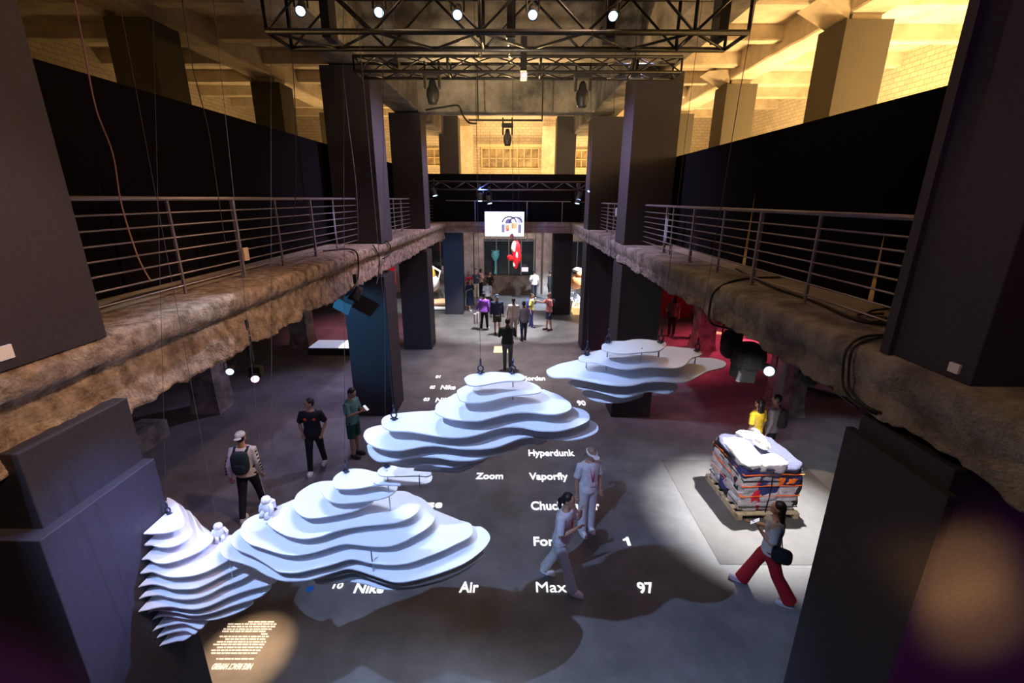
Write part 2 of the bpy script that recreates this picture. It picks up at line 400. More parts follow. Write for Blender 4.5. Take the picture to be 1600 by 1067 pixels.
for x0, s_ in ((-9.1, 'left'), (7.35, 'right')):
    beam(x0, x0+.85, 1, 29.3, 9.75, 10.4, WHITEWASH, 'long girder over the outer %s columns' % s_, .03)
# secondary joists running across the galleries
for sd, xa, xb in (('right', 3.75, 7.35), ('outer right', 8.2, 12.6), ('left', -8.25, -4.3), ('outer left', -13.6, -9.1)):
    for k in range(11):
        y = 2.3+k*2.45
        beam(xa, xb, y, y+.32, 10.0, 10.4, WHITEWASH, 'ceiling joist number %d of the %s gallery bay' % (k+1, sd), .015)
# haunches between outer girder and columns
for Y in (11.7, 17.6):
    for x, s_ in ((7.35, 'right'), (-9.1, 'left')):
        n_t[0] += 1
        b = MB().add([(x-.75, Y+.1, 10.0), (x, Y+.1, 9.62), (x, Y+.1, 10.05), (x-.75, Y+.9, 10.0), (x, Y+.9, 9.62), (x, Y+.9, 10.05)], [(0, 1, 2), (5, 4, 3), (0, 3, 4, 1), (1, 4, 5, 2), (2, 5, 3, 0)])
        struct('trim_%d' % n_t[0], b, WHITEWASH, 'haunch at the %s outer column, %.0f metres in' % (s_, Y), 'beam')

# black screens with slits of light
def screen_wall(name, X, y0, y1, ztop, slits, label):
    """vertical cloth wall in a plane of constant X with tapered gaps (yc, half width at floor, top z, lean)"""
    b = MB(); t = .04
    y = y0; edges = []
    for (yc, hw, zt, lean) in sorted(slits):
        edges.append((yc, hw, zt, lean))
    def quad(a, bb, c, d):  # in (y,z)
        vv = [(X, p[0], p[1]) for p in (a, bb, c, d)]+[(X+t, p[0], p[1]) for p in (a, bb, c, d)]
        b.add(vv, [(0, 1, 2, 3), (7, 6, 5, 4), (0, 4, 5, 1), (1, 5, 6, 2), (2, 6, 7, 3), (3, 7, 4, 0)])
    cur = y0
    for (yc, hw, zt, lean) in edges:
        quad((cur, ST), (yc-hw, ST), (yc-hw*.06+lean, zt), (cur, zt))
        quad((yc+hw, ST), (yc+hw+.4, ST), (yc+hw+.4, zt), (yc+hw*.06+lean, zt))
        quad((cur, zt), (yc+hw+.4, zt), (yc+hw+.4, ztop), (cur, ztop))
        cur = yc+hw+.4
    quad((cur, ST), (y1, ST), (y1, ztop), (cur, ztop))
    return struct(name, b, DRAPE, label, 'screen wall')
XR, XL = 3.98, -4.62
def slitR(px_b, px_t, wpx):
    a = onX(*px_b, XR); t_ = onX(*px_t, XR); a2 = onX(px_b[0]+wpx, px_b[1], XR)
    return (a.y, abs(a2.y-a.y)/2, t_.z, t_.y-a.y)
def slitL(px_b, px_t, wpx):
    a = onX(*px_b, XL); t_ = onX(*px_t, XL); a2 = onX(px_b[0]+wpx, px_b[1], XL)
    return (a.y, abs(a2.y-a.y)/2, t_.z, t_.y-a.y)
zr = onX(1478, 134, XR).z; zl = onX(180, 130, XL).z
screen_wall('wall_right_screen', XR, 1.5, 23.3, zr, [slitR((1357, 470), (1393, 300), 15), slitR((1160, 415), (1190, 228), 9), slitR((1067, 384), (1073, 322), 3)], 'black cloth screen behind the right railing with thin glowing gaps')
screen_wall('wall_left_screen', XL, 1.5, 23.3, zl, [slitL((191, 452), (140, 232), 5)], 'black cloth screen behind the left railing with one glowing gap')
struct('wall_far_screen', MB().box(-4.6, 3.98, 23.24, 23.3, ST, 6.94), DRAPE, 'black cloth screen across the far gallery', 'screen wall')
# boards and lamps added behind the gaps so that the slits glow
GAPB = mat('added_pale_backing', (.75, .62, .42), .8)
area('added_gap_fill', (6.4, 5.0, 7.2), (4.9, 4.8, 5.6), 130, GOLD, .8)
area('added_gap_fill', (6.4, 8.4, 7.2), (4.9, 8.2, 5.6), 130, GOLD, .8)
area('added_gap_fill', (-6.4, 5.6, 7.0), (-5.6, 5.6, 5.6), 90, GOLD, .5)
tag(MB().box(5.3, 5.34, 3.6, 15.5, ST, 6.7).build('gap_backing', GAPB), 'added pale board reflecting warm light through the gaps of the right black screen', 'board')
tag(MB().box(-5.9, -5.86, 3.8, 9, ST, 6.8).build('gap_backing', GAPB), 'added pale board reflecting warm light through the gap of the left black screen', 'board')

# far wall: windows and doors of both levels
def window(n, x0, x1, z0, z1, cols, rows, label, fm, gm, Y=29.3):
    r = bpy.data.objects.new('window_%d' % n, None); COL.objects.link(r); r.location = ((x0+x1)/2, Y, z0); tag(r, label, 'window', kind='structure')
    b = MB(); t = .07
    X0, X1 = x0-(x0+x1)/2, x1-(x0+x1)/2; hh = z1-z0
    b.box(X0-t, X1+t, -.12, 0, -t, 0).box(X0-t, X1+t, -.12, 0, hh, hh+t).box(X0-t, X0, -.12, 0, 0, hh).box(X1, X1+t, -.12, 0, 0, hh)
    for i in range(1, cols): x = X0+(X1-X0)*i/cols; b.box(x-.025, x+.025, -.09, 0, 0, hh)
    for i in range(1, rows): z = hh*i/rows; b.box(X0, X1, -.09, 0, z-.025, z+.025)
    b.build('window_frame', fm, r)
    MB().box(X0, X1, -.05, -.02, 0, hh).build('glass', gm, r)
OLDG = mat('dusty_glass', (.22, .17, .10), .4, color2=(.45, .36, .22), var=.5, scale=1.4)
FRM = mat('cream_frame', (.62, .50, .32), .7)
p0 = onY(754, 262, 29.3); p1 = onY(841, 233, 29.3)
window(1, p0.x, p1.x, p0.z, p1.z, 8, 2, 'wide old factory window in the middle of the lit far wall', FRM, OLDG)
p0 = onY(655, 258, 29.3); p1 = onY(690, 234, 29.3)
window(2, p0.x-.8, p1.x, p0.z, p1.z, 5, 2, 'old factory window left of the clad far column', FRM, OLDG)
p0 = onY(899, 262, 29.3); p1 = onY(930, 236, 29.3)
window(3, p0.x, p1.x+.5, p0.z, p1.z, 5, 2, 'old factory window at the right of the lit far wall', FRM, OLDG)
n_t[0] += 1
p0 = onY(746, 230, 29.2); p1 = onY(848, 227, 29.2)
struct('trim_%d' % n_t[0], MB().box(p0.x, p1.x, 29.0, 29.3, p0.z, p0.z+.16), FRM, 'ledge above the wide far window', 'trim')
# pilasters on the upper far wall
for a, b_ in ((718, 738), (846, 873)):
    n_t[0] += 1
    p0 = onY(a, 270, 28.8); p1 = onY(b_, 180, 28.8)
    struct('trim_%d' % n_t[0], MB().box(p0.x, p1.x, 28.8, 29.3, ST, 9.8).jitter(.02, 4, 3), WHITEWASH, 'whitewashed pilaster on the far wall, %s of the wide window' % ('left' if a < 800 else 'right'), 'trim')
# lower level far end
WALLG = mat('patched_plaster', (.34, .28, .26), .9, color2=(.50, .44, .42), var=.4, scale=1.3, bump=.4, bscale=12)
for a, b_, s_ in ((725, 739, 'left edge'), (742, 755, 'left'), (836, 846, 'right'), (848, 862, 'right edge')):
    n_t[0] += 1
    p0 = onY(a, 440, 28.9); p1 = onY(b_, 372, 28.9)
    struct('trim_%d' % n_t[0], MB().box(p0.x, p1.x, 28.9, 29.3, 0, 4.3).jitter(.02, 4, a), WALLG, 'patched plaster pier beside the dark display window, %s' % s_, 'trim')
p0 = onY(757, 430, 29.1); p1 = onY(834, 374, 29.1)
window(4, p0.x, p1.x, p0.z, p1.z, 4, 1, 'large dark display window at the far end of the ground floor', mat('grey_frame', (.25, .24, .25), .5), DIM, 29.1)
for a, b_, n_ in ((680, 697, 5), (892, 912, 6)):
    p0 = onY(a-10, 428, 29.0); p1 = onY(b_+10, 378, 29.0)
    window(n_, p0.x, p1.x, p0.z, p1.z, 2, 1, 'dark glazed opening at the %s of the far ground wall' % ('left' if n_ == 5 else 'right'), mat('grey_frame', (.25, .24, .25), .5), DIM, 29.1)
struct('baseboard_back', MB().box(onY(755, 431, 28.6).x, onY(838, 431, 28.6).x, 28.55, 29.1, 0, onY(755, 431, 28.6).z).jitter(.015, 3), mat('dark_plinth', (.10, .07, .055), .9, var=.4, scale=3), 'rough dark plinth under the far display window', 'plinth')

# ------------------------------------------------------------------ railings
def railing(x, y0, y1, ztop, posts, thin, label, group='steel railings along the galleries'):
    o = Vector((x, (y0+y1)/2, ST)); h = ztop-ST
    t = thing('railing', o, label, 'railing', group)
    a, b_ = y0-o.y, y1-o.y
    MB().tube([(0, a, h), (0, b_, h)], .024, 10).build('handrail', STEEL, t, smooth=True)
    n = 7
    for k in range(n):
        z = .10+(h-.25)*k/(n-1)
        MB().tube([(0, a, z), (0, b_, z)], .010, 6).build('rail', STEEL, t, smooth=True)
    for y in posts:
        y -= o.y
        p = MB().box(-.022, .022, y-.02, y+.02, 0, h-.02).build('post', STEEL, t)
        MB().box(-.05, .05, y-.06, y+.06, 0, .012).build('base_plate', STEEL, p)
    for y in thin:
        y -= o.y
        MB().box(-.012, .012, y-.015, y+.015, .0, h-.02).build('post', STEEL, t)
    return t
YL = lambda px, py: onX(px, py, -3.86).y
YR = lambda px, py: onX(px, py, 3.18).y
railing(-3.86, 3.56, 11.6, 5.79, [3.98, YL(382, 433), YL(494, 400)], [YL(290, 457), YL(443, 415), YL(527, 387)], 'long near section of steel railing on the left gallery')
railing(-3.86, 12.66, 17.5, 5.79, [14.2, 16.2], [15.2], 'short steel railing between the second and third left columns')
railing(-3.86, 18.56, 22.8, 5.79, [20.2], [21.5], 'farthest steel railing of the left gallery')
railing(3.18, 3.3, 11.6, 5.67, [3.6, YR(1174, 445), YR(1077, 410), 9.9], [YR(1257, 473), YR(1120, 427), YR(1046, 397)], 'long near section of steel railing on the right gallery')
railing(3.18, 12.66, 17.5, 5.67, [14.2, 16.2], [15.2], 'short steel railing between the second and third right columns')
railing(3.18, 18.56, 22.8, 5.67, [20.2], [21.5], 'farthest steel railing of the right gallery')
t = thing('railing', (-.3, 23.0, ST), 'dark railing across the far gallery behind the white screen', 'railing')
MB().tube([(-3.0, 0, 1.0), (3.0, 0, .97)], .02, 8).build('handrail', STEEL, t)
for x in (-1.6, .9, 2.6): MB().box(x-.02, x+.02, -.02, .02, 0, .98).build('post', STEEL, t)
for x0, a in ((-3.76, 'left'),):
    # small tags on the left rail and right rail
    p = onX(384, 397, -3.82)
    tag(MB().box(-.012, .012, -.06, .06, -.09, .09).build('junction_box', mat('beige_plastic', (.55, .42, .32), .6)), 'small beige box fixed to a post of the left railing', 'box').location = (-3.82, p.y, p.z)
p = onX(963, 331, 3.14)
tag(MB().box(-.012, .012, -.09, .09, -.12, .12).build('junction_box', mat('pale_plastic', (.6, .6, .66), .6)), 'small pale box hanging on the right railing between two columns', 'box').location = (3.14, p.y, p.z)
# socket plates on the near upper columns
p = onX(8, 551, -3.29)
tag(MB().box(-.006, .012, -.045, .045, -.045, .045).build('socket_plate', PLASTW), 'white socket plate low on the near left column', 'socket').location = (-3.295, p.y, p.z)
p = onX(1491, 575, 2.77)
tag(MB().box(-.012, .006, -.035, .035, -.03, .03).build('socket_plate', PLASTW), 'white socket plate low on the near right column', 'socket').location = (2.775, p.y, p.z)

# ------------------------------------------------------------------ trusses
def truss(Y, z0, z1, x0, x1, d, label, cat='truss', r=.028, pitch=.55, mt=BLACK, drops=()):
    cx = (x0+x1)/2; W = (x1-x0)/2
    t = thing('lighting_truss', (cx, Y, z0), label, cat)
    h = z1-z0
    for dy in (0, d):
        for dz in (0, h):
            MB().tube([(-W, dy, dz), (W, dy, dz)], r, 8).build('chord', mt, t, smooth=True)
    n = int(2*W/pitch)
    for nm, A, B in (('front', (0, 0), (0, h)), ('rear', (d, 0), (d, h)), ('bottom', (0, 0), (d, 0)), ('top', (0, h), (d, h))):
        b = MB()
        for k in range(n):
            xa = -W+2*W*k/n; xb = -W+2*W*(k+1)/n
            P, Q = (A, B) if k % 2 == 0 else (B, A)
            b.tube([(xa, P[0], P[1]), (xb, Q[0], Q[1])], r*.5, 6)
            if k % 4 == 0: b.tube([(xa, A[0], A[1]), (xa, B[0], B[1])], r*.7, 6)
        b.tube([(W, A[0], A[1]), (W, B[0], B[1])], r*.7, 6).tube([(-W, A[0], A[1]), (-W, B[0], B[1])], r*.7, 6)
        b.build('lacing', mt, t, smooth=True)
    for x in drops:
        MB().box(x-cx-.05, x-cx+.05, d*.3, d*.7, 0, h).build('sleeve', mt, t)
        MB().tube([(x-cx, d/2, h), (x-cx, d/2, 10.2-z0)], .012, 6).build('suspension_cable', WIREM, t)
    return t
a = onY(415, 42, TR1Y); b_ = onY(1168, 62, TR1Y)
TZ = a.z
truss(TR1Y, onY(800, 50, TR1Y).z, onY(800, 14, TR1Y).z+.32, a.x, b_.x, .62, 'wide black box truss nearest the camera carrying five lit lamps', r=.032, drops=(-2.2, -.05, 1.1, 2.4))
T1Z = onY(800, 50, TR1Y).z
a = onY(553, 105, 8.5); b_ = onY(1064, 115, 8.5)
T2Z = onY(800, 112, 8.5).z
truss(8.5, T2Z, onY(800, 88, 8.5).z, a.x, b_.x, .45, 'narrower black box truss behind the lamp truss, projector below it', r=.025, pitch=.36, drops=(-2.0, 2.0))
a = onY(668, 296, 20.6); b_ = onY(922, 296, 20.6)
truss(20.6, a.z, onY(800, 284, 20.6).z, a.x, b_.x, .35, 'far dark truss in front of the black cloth, above the white screen', r=.03, pitch=.5, mt=mat('dark_steel', (.07, .065, .09), .45, metal=.5), drops=())

def lamp(pos, target, label, lens=LENS, s=1.0, group=None, hang=.22, body=BLKM, L=.30, R_=.10, cat='stage lamp', name='stage_lamp', to=None):
    pos = Vector(pos)
    t = thing(name, pos, label, cat, group)
    M = aim((0, 0, 0), Vector(target)-pos)
    L *= s; R_ *= s
    MB().lathe([(R_*.55, -L*.5), (R_*.8, -L*.45), (R_*.85, L*.1), (R_, L*.3), (R_*1.05, L*.5), (R_*.92, L*.5), (R_*.9, L*.42)], M, 18).build('lamp_body', body, t, smooth=True)
    MB().lathe([(R_*.9, L*.40), (R_*.88, L*.46), (R_*.6, L*.475), (.001, L*.48)], M, 20).build('lens', lens, t, smooth=True)
    x = M.to_3x3() @ Vector((1, 0, 0)); 
    up = Vector((0, 0, hang*s))
    w_ = R_*1.25
    MB().tube([x*w_, x*w_+up*.8, up, -x*w_+up*.8, -x*w_], .011*s, 6).build('yoke', BLKM, t)
    MB().tube([up, up*1.35], .02*s, 8).box(-.03*s, .03*s, -.03*s, .03*s, up.z*1.3, (to-pos.z) if to else up.z*1.3+.07*s).build('clamp', BLKM, t)
    return t
names = ['leftmost', 'second from left', 'middle', 'second from right', 'rightmost']
for i, (px, py) in enumerate(((463, 5), (588, 7), (713, 11), (833, 11), (961, 13))):
    p = onY(px, py, TR1Y-.08)
    M = lamp(p+Vector((0, .12, 0)), (p.x*.45, .9, 4.2), 'round lamp with bluish lit lens on the near truss, %s of the five' % names[i], s=1.0, L=.24, R_=.056, hang=.3, group='five lamps on the near truss')
# hanging moving heads
def moving_head(pos, L, label, s=1.0):
    t = thing('moving_head_light', pos, label, 'stage lamp', 'black moving heads hanging under the trusses')
    MB().box(-.15*s, .15*s, -.09*s, .09*s, -.02, .08*s).tube([(-.12*s, 0, .08*s), (-.12*s, 0, .22*s)], .02*s, 6).tube([(.12*s, 0, .08*s), (.12*s, 0, .22*s)], .02*s, 6).build('base', BLKM, t, bevel=.01)
    MB().box(-.14*s, -.10*s, -.05*s, .05*s, -.20*s, -.02*s).build('yoke', BLKM, t, bevel=.01)
    MB().box(.10*s, .14*s, -.05*s, .05*s, -.20*s, -.02*s).build('yoke', BLKM, t, bevel=.01)
    MB().lathe([(.03*s, -.05*s), (.06*s, -.10*s), (.065*s, -L*.35), (.105*s, -L*.5), (.11*s, -L*.7), (.085*s, -L*.92), (.075*s, -L)], None, 18).build('lamp_body', BLACK, t, smooth=True)
    return t
p = onY(675, 118, 8.7); moving_head(p, 1.0*(onY(675, 118, 8.7).z-onY(675, 163, 8.7).z), 'black moving-head lamp hanging under the second truss, at left', 1.0)
p = onY(911, 122, 8.7); moving_head(p, onY(911, 122, 8.7).z-onY(911, 168, 8.7).z, 'black moving-head lamp hanging under the second truss, at right', 1.0)
p = onY(793, 198, 16.5); moving_head(p, onY(793, 198, 16.5).z-onY(793, 228, 16.5).z, 'black moving-head lamp on the bare pipe in front of the lit far windows', 1.25)
# pipe that carries it
t = thing('hanging_pipe', (0, 16.5, onY(793, 192, 16.5).z+.08), 'thin black pipe hung across the atrium under the stained girder', 'pipe')
zz = onY(793, 192, 16.5).z+.08
xa = onY(732, 190, 16.5).x; xb = onY(848, 193, 16.5).x
MB().tube([(xa, 0, 0), (xb, 0, 0)], .03, 8).build('pipe', BLACK, t)
for px in (747, 847):
    x = onY(px, 190, 16.5).x
    MB().tube([(x, 0, 0), (x, 0, 10.3-zz)], .022, 6).build('drop_rod', BLACK, t)
# projector on a pole
p = onY(818, 119, 8.3)
t = thing('projector', p, 'small white projector with lit lens hanging below the second truss', 'projector')
MB().box(-.055, .055, -.1, .1, -.05, .05).build('housing', PLASTW, t, bevel=.012)
MB().lathe([(.026, 0), (.026, .02), (.001, .022)], Matrix.Translation((.015, -.10, -.01)) @ Matrix.Rotation(PI/2, 4, 'X'), 16).build('lens', LENSB, t)
MB().box(-.05, .05, -.04, .04, .07, .55).build('mounting_pole', BLACK, t)
# sling links between trusses
for i, (px, py) in enumerate(((747, 55), (793, 55))):
    p = onY(px, py, 6.6); q = onY(px+4, 90, 8.5)
    c = MB(); 
    for k in range(7):
        a = p.lerp(q, k/7); b2 = p.lerp(q, (k+.8)/7); c.tube([a, b2], .028, 6)
    c.local(p)
    o = c.build('chain_sling', CHROME); o.location = p; tag(o, 'short chain sling slanting between the two near trusses, %s one' % ('left' if i == 0 else 'right'), 'chain')

# clusters of small lamps on the far truss
for i, (px, py, tx, nm) in enumerate(((678, 300, -.5, 'left end of the far truss'), (750, 308, -1, 'far truss, left of the pair above the screen'), (764, 312, .6, 'far truss, right of the pair above the screen'), (905, 306, .4, 'right end of the far truss, upper one'), (903, 312, .8, 'right end of the far truss, lower one'))):
    p = onY(px, py, 20.5)
    lamp(p, (p.x*.3+tx, 18.8, 0), 'small black lamp with bright blue-white lens, %s' % nm, lens=LENSB if i in (3,) else LENS, s=1.15, hang=.3, group='small lamps on the far truss')
p = onY(921, 297, 17.45)
lamp(p, (0, 14, 3), 'small blue point lamp on the third right column', lens=LENSB, s=.5)
# under-gallery lamps, left
p = onX(360, 577, -3.55)
lamp(p, cam_o.location*.5+Vector((-1.2, 0, 0)), 'small round white lamp hooked under the left slab edge', s=.55, hang=.2, L=.26, R_=.09, to=4.32)
p = onX(398, 588, -3.42)
t = lamp(p, Vector((-.4, .5, 3.2)), 'black square-fronted lamp with pinkish lens under the left slab edge', lens=LENSP, s=.8, hang=.2, L=.26, R_=.07, to=4.32)
MB().box(-.085, .085, -.0, .1, -.02, .13).build('housing', BLKM, t, bevel=.01)
# floodlight under left slab near second column
p = onX(557, 459, -3.3)
lamp(p, (p.x-2, p.y-2, 0), 'small dark floodlight clamped under the left slab by the second column', lens=DIM, s=1.1, hang=.15, to=4.3)
# blue panel under the left slab
p = onX(535, 478, -4.2)
o = MB().obox(Matrix.Rotation(.5, 4, 'Y') @ Matrix.Rotation(.35, 4, 'X'), .42, .04, .34).build('reflector_panel', mat('blue_panel', (.10, .15, .17), .5)); o.location = p
tag(o, 'tilted pale blue panel hanging under the left slab', 'panel')

# right under-gallery fixtures
p = onX(1200, 577, 4.0)
t = lamp(p, Vector((.9, 0, 4.6)), 'large black lamp with a glaring round white lens under the right gallery', s=1.1, L=.4, R_=.075, hang=.3, to=4.32)
MB().ell((-.18, .3, .10), (.26, .26, .25), 14, e=.8).build('housing', BLKM, t)
MB().box(-.36, -.1, .1, .5, -.28, .1).jitter(.02, 5).build('ballast_box', BLKM, t, bevel=.02)
MB().tube([(-.3, .2, -.05), (-.42, .05, -.22)], .035, 8).build('bracket', ALU, t)
p = onX(1143, 533, 3.6)
t = thing('hanging_speaker', p, 'black rounded speaker in a square frame hanging against the red floor', 'speaker')
w_ = .17
MB().tube([(-w_, 0, -.05), (-w_, 0, .28), (w_, 0, .28), (w_, 0, -.05)], .015, 6).build('frame', BLKM, t)
MB().ell((0, 0, -.05), (.15, .14, .24), 16, e=.6).build('housing', BLKM, t, smooth=True)
MB().tube([(0, 0, .28), (0, 0, 4.32-p.z)], .02, 6).build('clamp', BLKM, t)
p = onX(1160, 515, 3.3)
lamp(p+Vector((.0, 0, .05)), p+Vector((0, -1, -.2)), 'small lamp with whitish lens beside the hanging speaker', s=.6, lens=PLASTW, to=4.32)
p = onX(1268, 585, 3.2)
lamp(p+Vector((0, 0, 0)), (4.8, 8.2, .5), 'black clamp lamp under the right slab edge aimed at the strapped bale', lens=DIM, s=.9, hang=.12, to=4.32)
# pipe bundle at the right bare column
p = onY(1226, 560, 11.3)
t = thing('wall_pipe', (p.x, 11.3, 0), 'pale vertical duct pipe beside the bare right column', 'pipe')
MB().tube([(0, 0, 0), (0, 0, 4.3)], .12, 12).build('pipe', mat('pale_pipe', (.32, .33, .30), .6), t, smooth=True)
MB().tube([(0, 0, 2.1), (0, 0, 2.2)], .14, 12).build('collar', mat('pale_pipe', (.3, .3, .3)), t)

# ------------------------------------------------------------------ cables over the slab edges
def cable(pts, r, label, name='cable', m_=RUBBER, cat='cable', group=None):
    P = [Vector(p) for p in pts]
    out = []
    for i in range(len(P)-1):
        a, b2, c, d = P[max(i-1, 0)], P[i], P[i+1], P[min(i+2, len(P)-1)]
        for k in range(6):
            u = k/6
            out.append(.5*((2*b2)+(c-a)*u+(2*a-5*b2+4*c-d)*u*u+(3*b2-a-3*c+d)*u**3))
    out.append(P[-1])
    o = MB().tube(out, r, 6).local(P[0]).build(name, m_, smooth=True); o.location = P[0]
    return tag(o, label, cat, group)
def edgeR(pts): return [onX(x, y, 2.66) for x, y in pts]
for k, (dx, nm) in enumerate(((0, 'outer'), (9, 'inner'))):
    a = onz(1398+dx, 523, ST+.02); b2 = onz(1350+dx, 526+dx*.5, ST+.02)
    cable([a, b2]+edgeR([(1324+dx, 545), (1317+dx, 580), (1320+dx, 610), (1345+dx, 635)])+[onX(1375+dx, 648, 2.75)], .011, 'black cable looping over the near end of the right slab edge, %s strand' % nm, group='two cables looped over the right slab edge')
a = onz(1225, 433, ST+.02); b2 = onz(1160, 436, ST+.02)
cable([a, b2]+edgeR([(1120, 452), (1109, 480), (1112, 505)])+[onX(1150, 515, 3.0)], .016, 'black cable looping over the right slab edge under the middle posts')
cable([onX(1280, 590, 2.9), onX(1310, 615, 2.85), onX(1340, 638, 2.8)], .01, 'thin black cable below the right slab running to the near column')
cable([onz(1150, 420, ST+.02), onz(1200, 445, ST+.02), onz(1270, 470, ST+.02), onz(1340, 500, ST+.02), onz(1395, 506, ST+.02)], .014, 'black cable lying along the right gallery floor')
t_ = [onz(x, y, ST+.03) for x, y in ((1395, 482), (1365, 485), (1355, 492), (1385, 497), (1360, 503), (1340, 492), (1380, 490))]
cable(t_, .012, 'coil of black cable on the right gallery floor near the column')
def edgeL(pts): return [onX(x, y, -3.27) for x, y in pts]
cable([onz(505, 392, ST+.02), onz(540, 389, ST+.02)]+edgeL([(556, 393), (560, 410), (559, 435), (552, 452)])+[onX(540, 462, -3.5)], .018, 'black cable looping over the left slab edge before the second column')
cable(edgeL([(583, 383), (592, 400), (592, 425), (588, 445)]), .016, 'black cable hanging down the left slab edge at the second column')
cable(edgeL([(603, 376), (610, 385), (608, 398), (598, 404)]), .016, 'short black cable loop on the left slab edge past the second column')
cable([onz(130, 490, ST+.02), onz(215, 462, ST+.03), onz(300, 442, ST+.02), onz(420, 412, ST+.02)], .014, 'black cable trailing along the left gallery floor')
cable([onY(665, 172, 17.45), onY(690, 168, 17.45), onY(715, 165, 17.45), onY(722, 178, 17.3), onY(732, 191, 16.6), onY(745, 193, 16.5)], .03, 'black cable sagging along the stained girder to the hanging pipe')
# slack lines at upper left
for i, (pts, Yb, r, nm) in enumerate((
    ([(115, -10), (132, 80), (150, 170), (176, 240), (190, 320), (215, 400), (236, 440)], 3.9, .006, 'thick brown rope hanging in front of the near left railing'),
    ([(283, -10), (300, 100), (325, 200), (340, 300), (352, 380)], 6.0, .006, 'thin dark line hanging left of the second railing post'),
    ([(452, -10), (458, 110), (462, 190), (462, 300), (457, 345)], 8.0, .007, 'thin dark line hanging near the middle of the left railing'),
    ([(535, 110), (545, 200), (556, 290), (560, 380)], 10.8, .014, 'slack cable hanging down the second left column'),
    ([(1181, 0), (1150, 180), (1128, 316), (1113, 400)], 7.2, .006, 'thin line slanting in front of the right railing'))):
    cable([onY(x, y, Yb) for x, y in pts], r, nm, m_=mat('brown_rope', (.28, .16, .10), .8) if i == 0 else WIREM, name='rope' if i == 0 else 'line', cat='rope' if i == 0 else 'line')

# ------------------------------------------------------------------ hanging contour sculptures
def smooth_closed(P, n=5):
    N = len(P); out = []
    for i in range(N):
        a, b2, c, d = P[(i-1) % N], P[i], P[(i+1) % N], P[(i+2) % N]
        for k in range(n):
            u = k/n
            out.append(tuple(.5*((2*b2[j])+(c[j]-a[j])*u+(2*a[j]-5*b2[j]+4*c[j]-d[j])*u*u+(3*b2[j]-a[j]-3*c[j]+d[j])*u**3) for j in (0, 1)))
    return out
def sculpture(label, plates, rods, clamps, zbase, wires_top=8.6, th=.010, flat_x=None):
    first = plates[0][0]
    c = onz(*[sum(p[i] for p in plates[0][1])/len(plates[0][1]) for i in (0, 1)], first)
    t = thing('hanging_contour_sculpture', c, label, 'hanging sculpture', 'white layered sculptures hung in the atrium')
    for z, px in plates:
        pts = [onz(x, y, z) for x, y in px]
        sm = smooth_closed([(p.x, p.y) for p in pts])
        if flat_x is not None: sm = [(max(x, flat_x) if y < 3.60 else x, y) for x, y in sm]
        MB().prism([(x-c.x, y-c.y) for x, y in sm], z-th-c.z, z-c.z).build('plate', ACRYL, t, bevel=0)
    for (x, y, z1, z0) in rods:
        p = onz(x, y, z1)
        MB().tube([(p.x-c.x, p.y-c.y, z1-c.z+.01), (p.x-c.x, p.y-c.y, z0-c.z)], .006, 8).build('rod', ALU, t)
    for (x, y, z, tx, ty) in clamps:
        p = onz(x, y, z); q = p-c
        b = MB().tube([q+Vector((0, 0, -.005)), q+Vector((0, 0, .02))], .018, 10)
        ring = [q+Vector((.022*math.cos(a_), 0, .045+.026*math.sin(a_))) for a_ in np.linspace(-1.2, PI+1.2, 10)]
        b.tube(ring, .0065, 6).tube([q+Vector((0, 0, .07)), q+Vector((0, 0, .13))], .008, 6)
        b.tube([q+Vector((-.03, .0, .012)), q+Vector((.03, 0, .012))], .007, 6)
        cl = b.build('clamp', mat('dark_chrome', (.05, .06, .10), .3, metal=.8), t, smooth=True)
        top = onY(tx, ty, p.y) if tx is not None else Vector((p.x, p.y, wires_top))
        k = (wires_top-p.z)/max(.1, top.z-p.z); e = p.lerp(top, k)
        MB().tube([q+Vector((0, 0, .12)), e-c], .0018, 5).build('hanging_wire', WIREM, t)
    return t
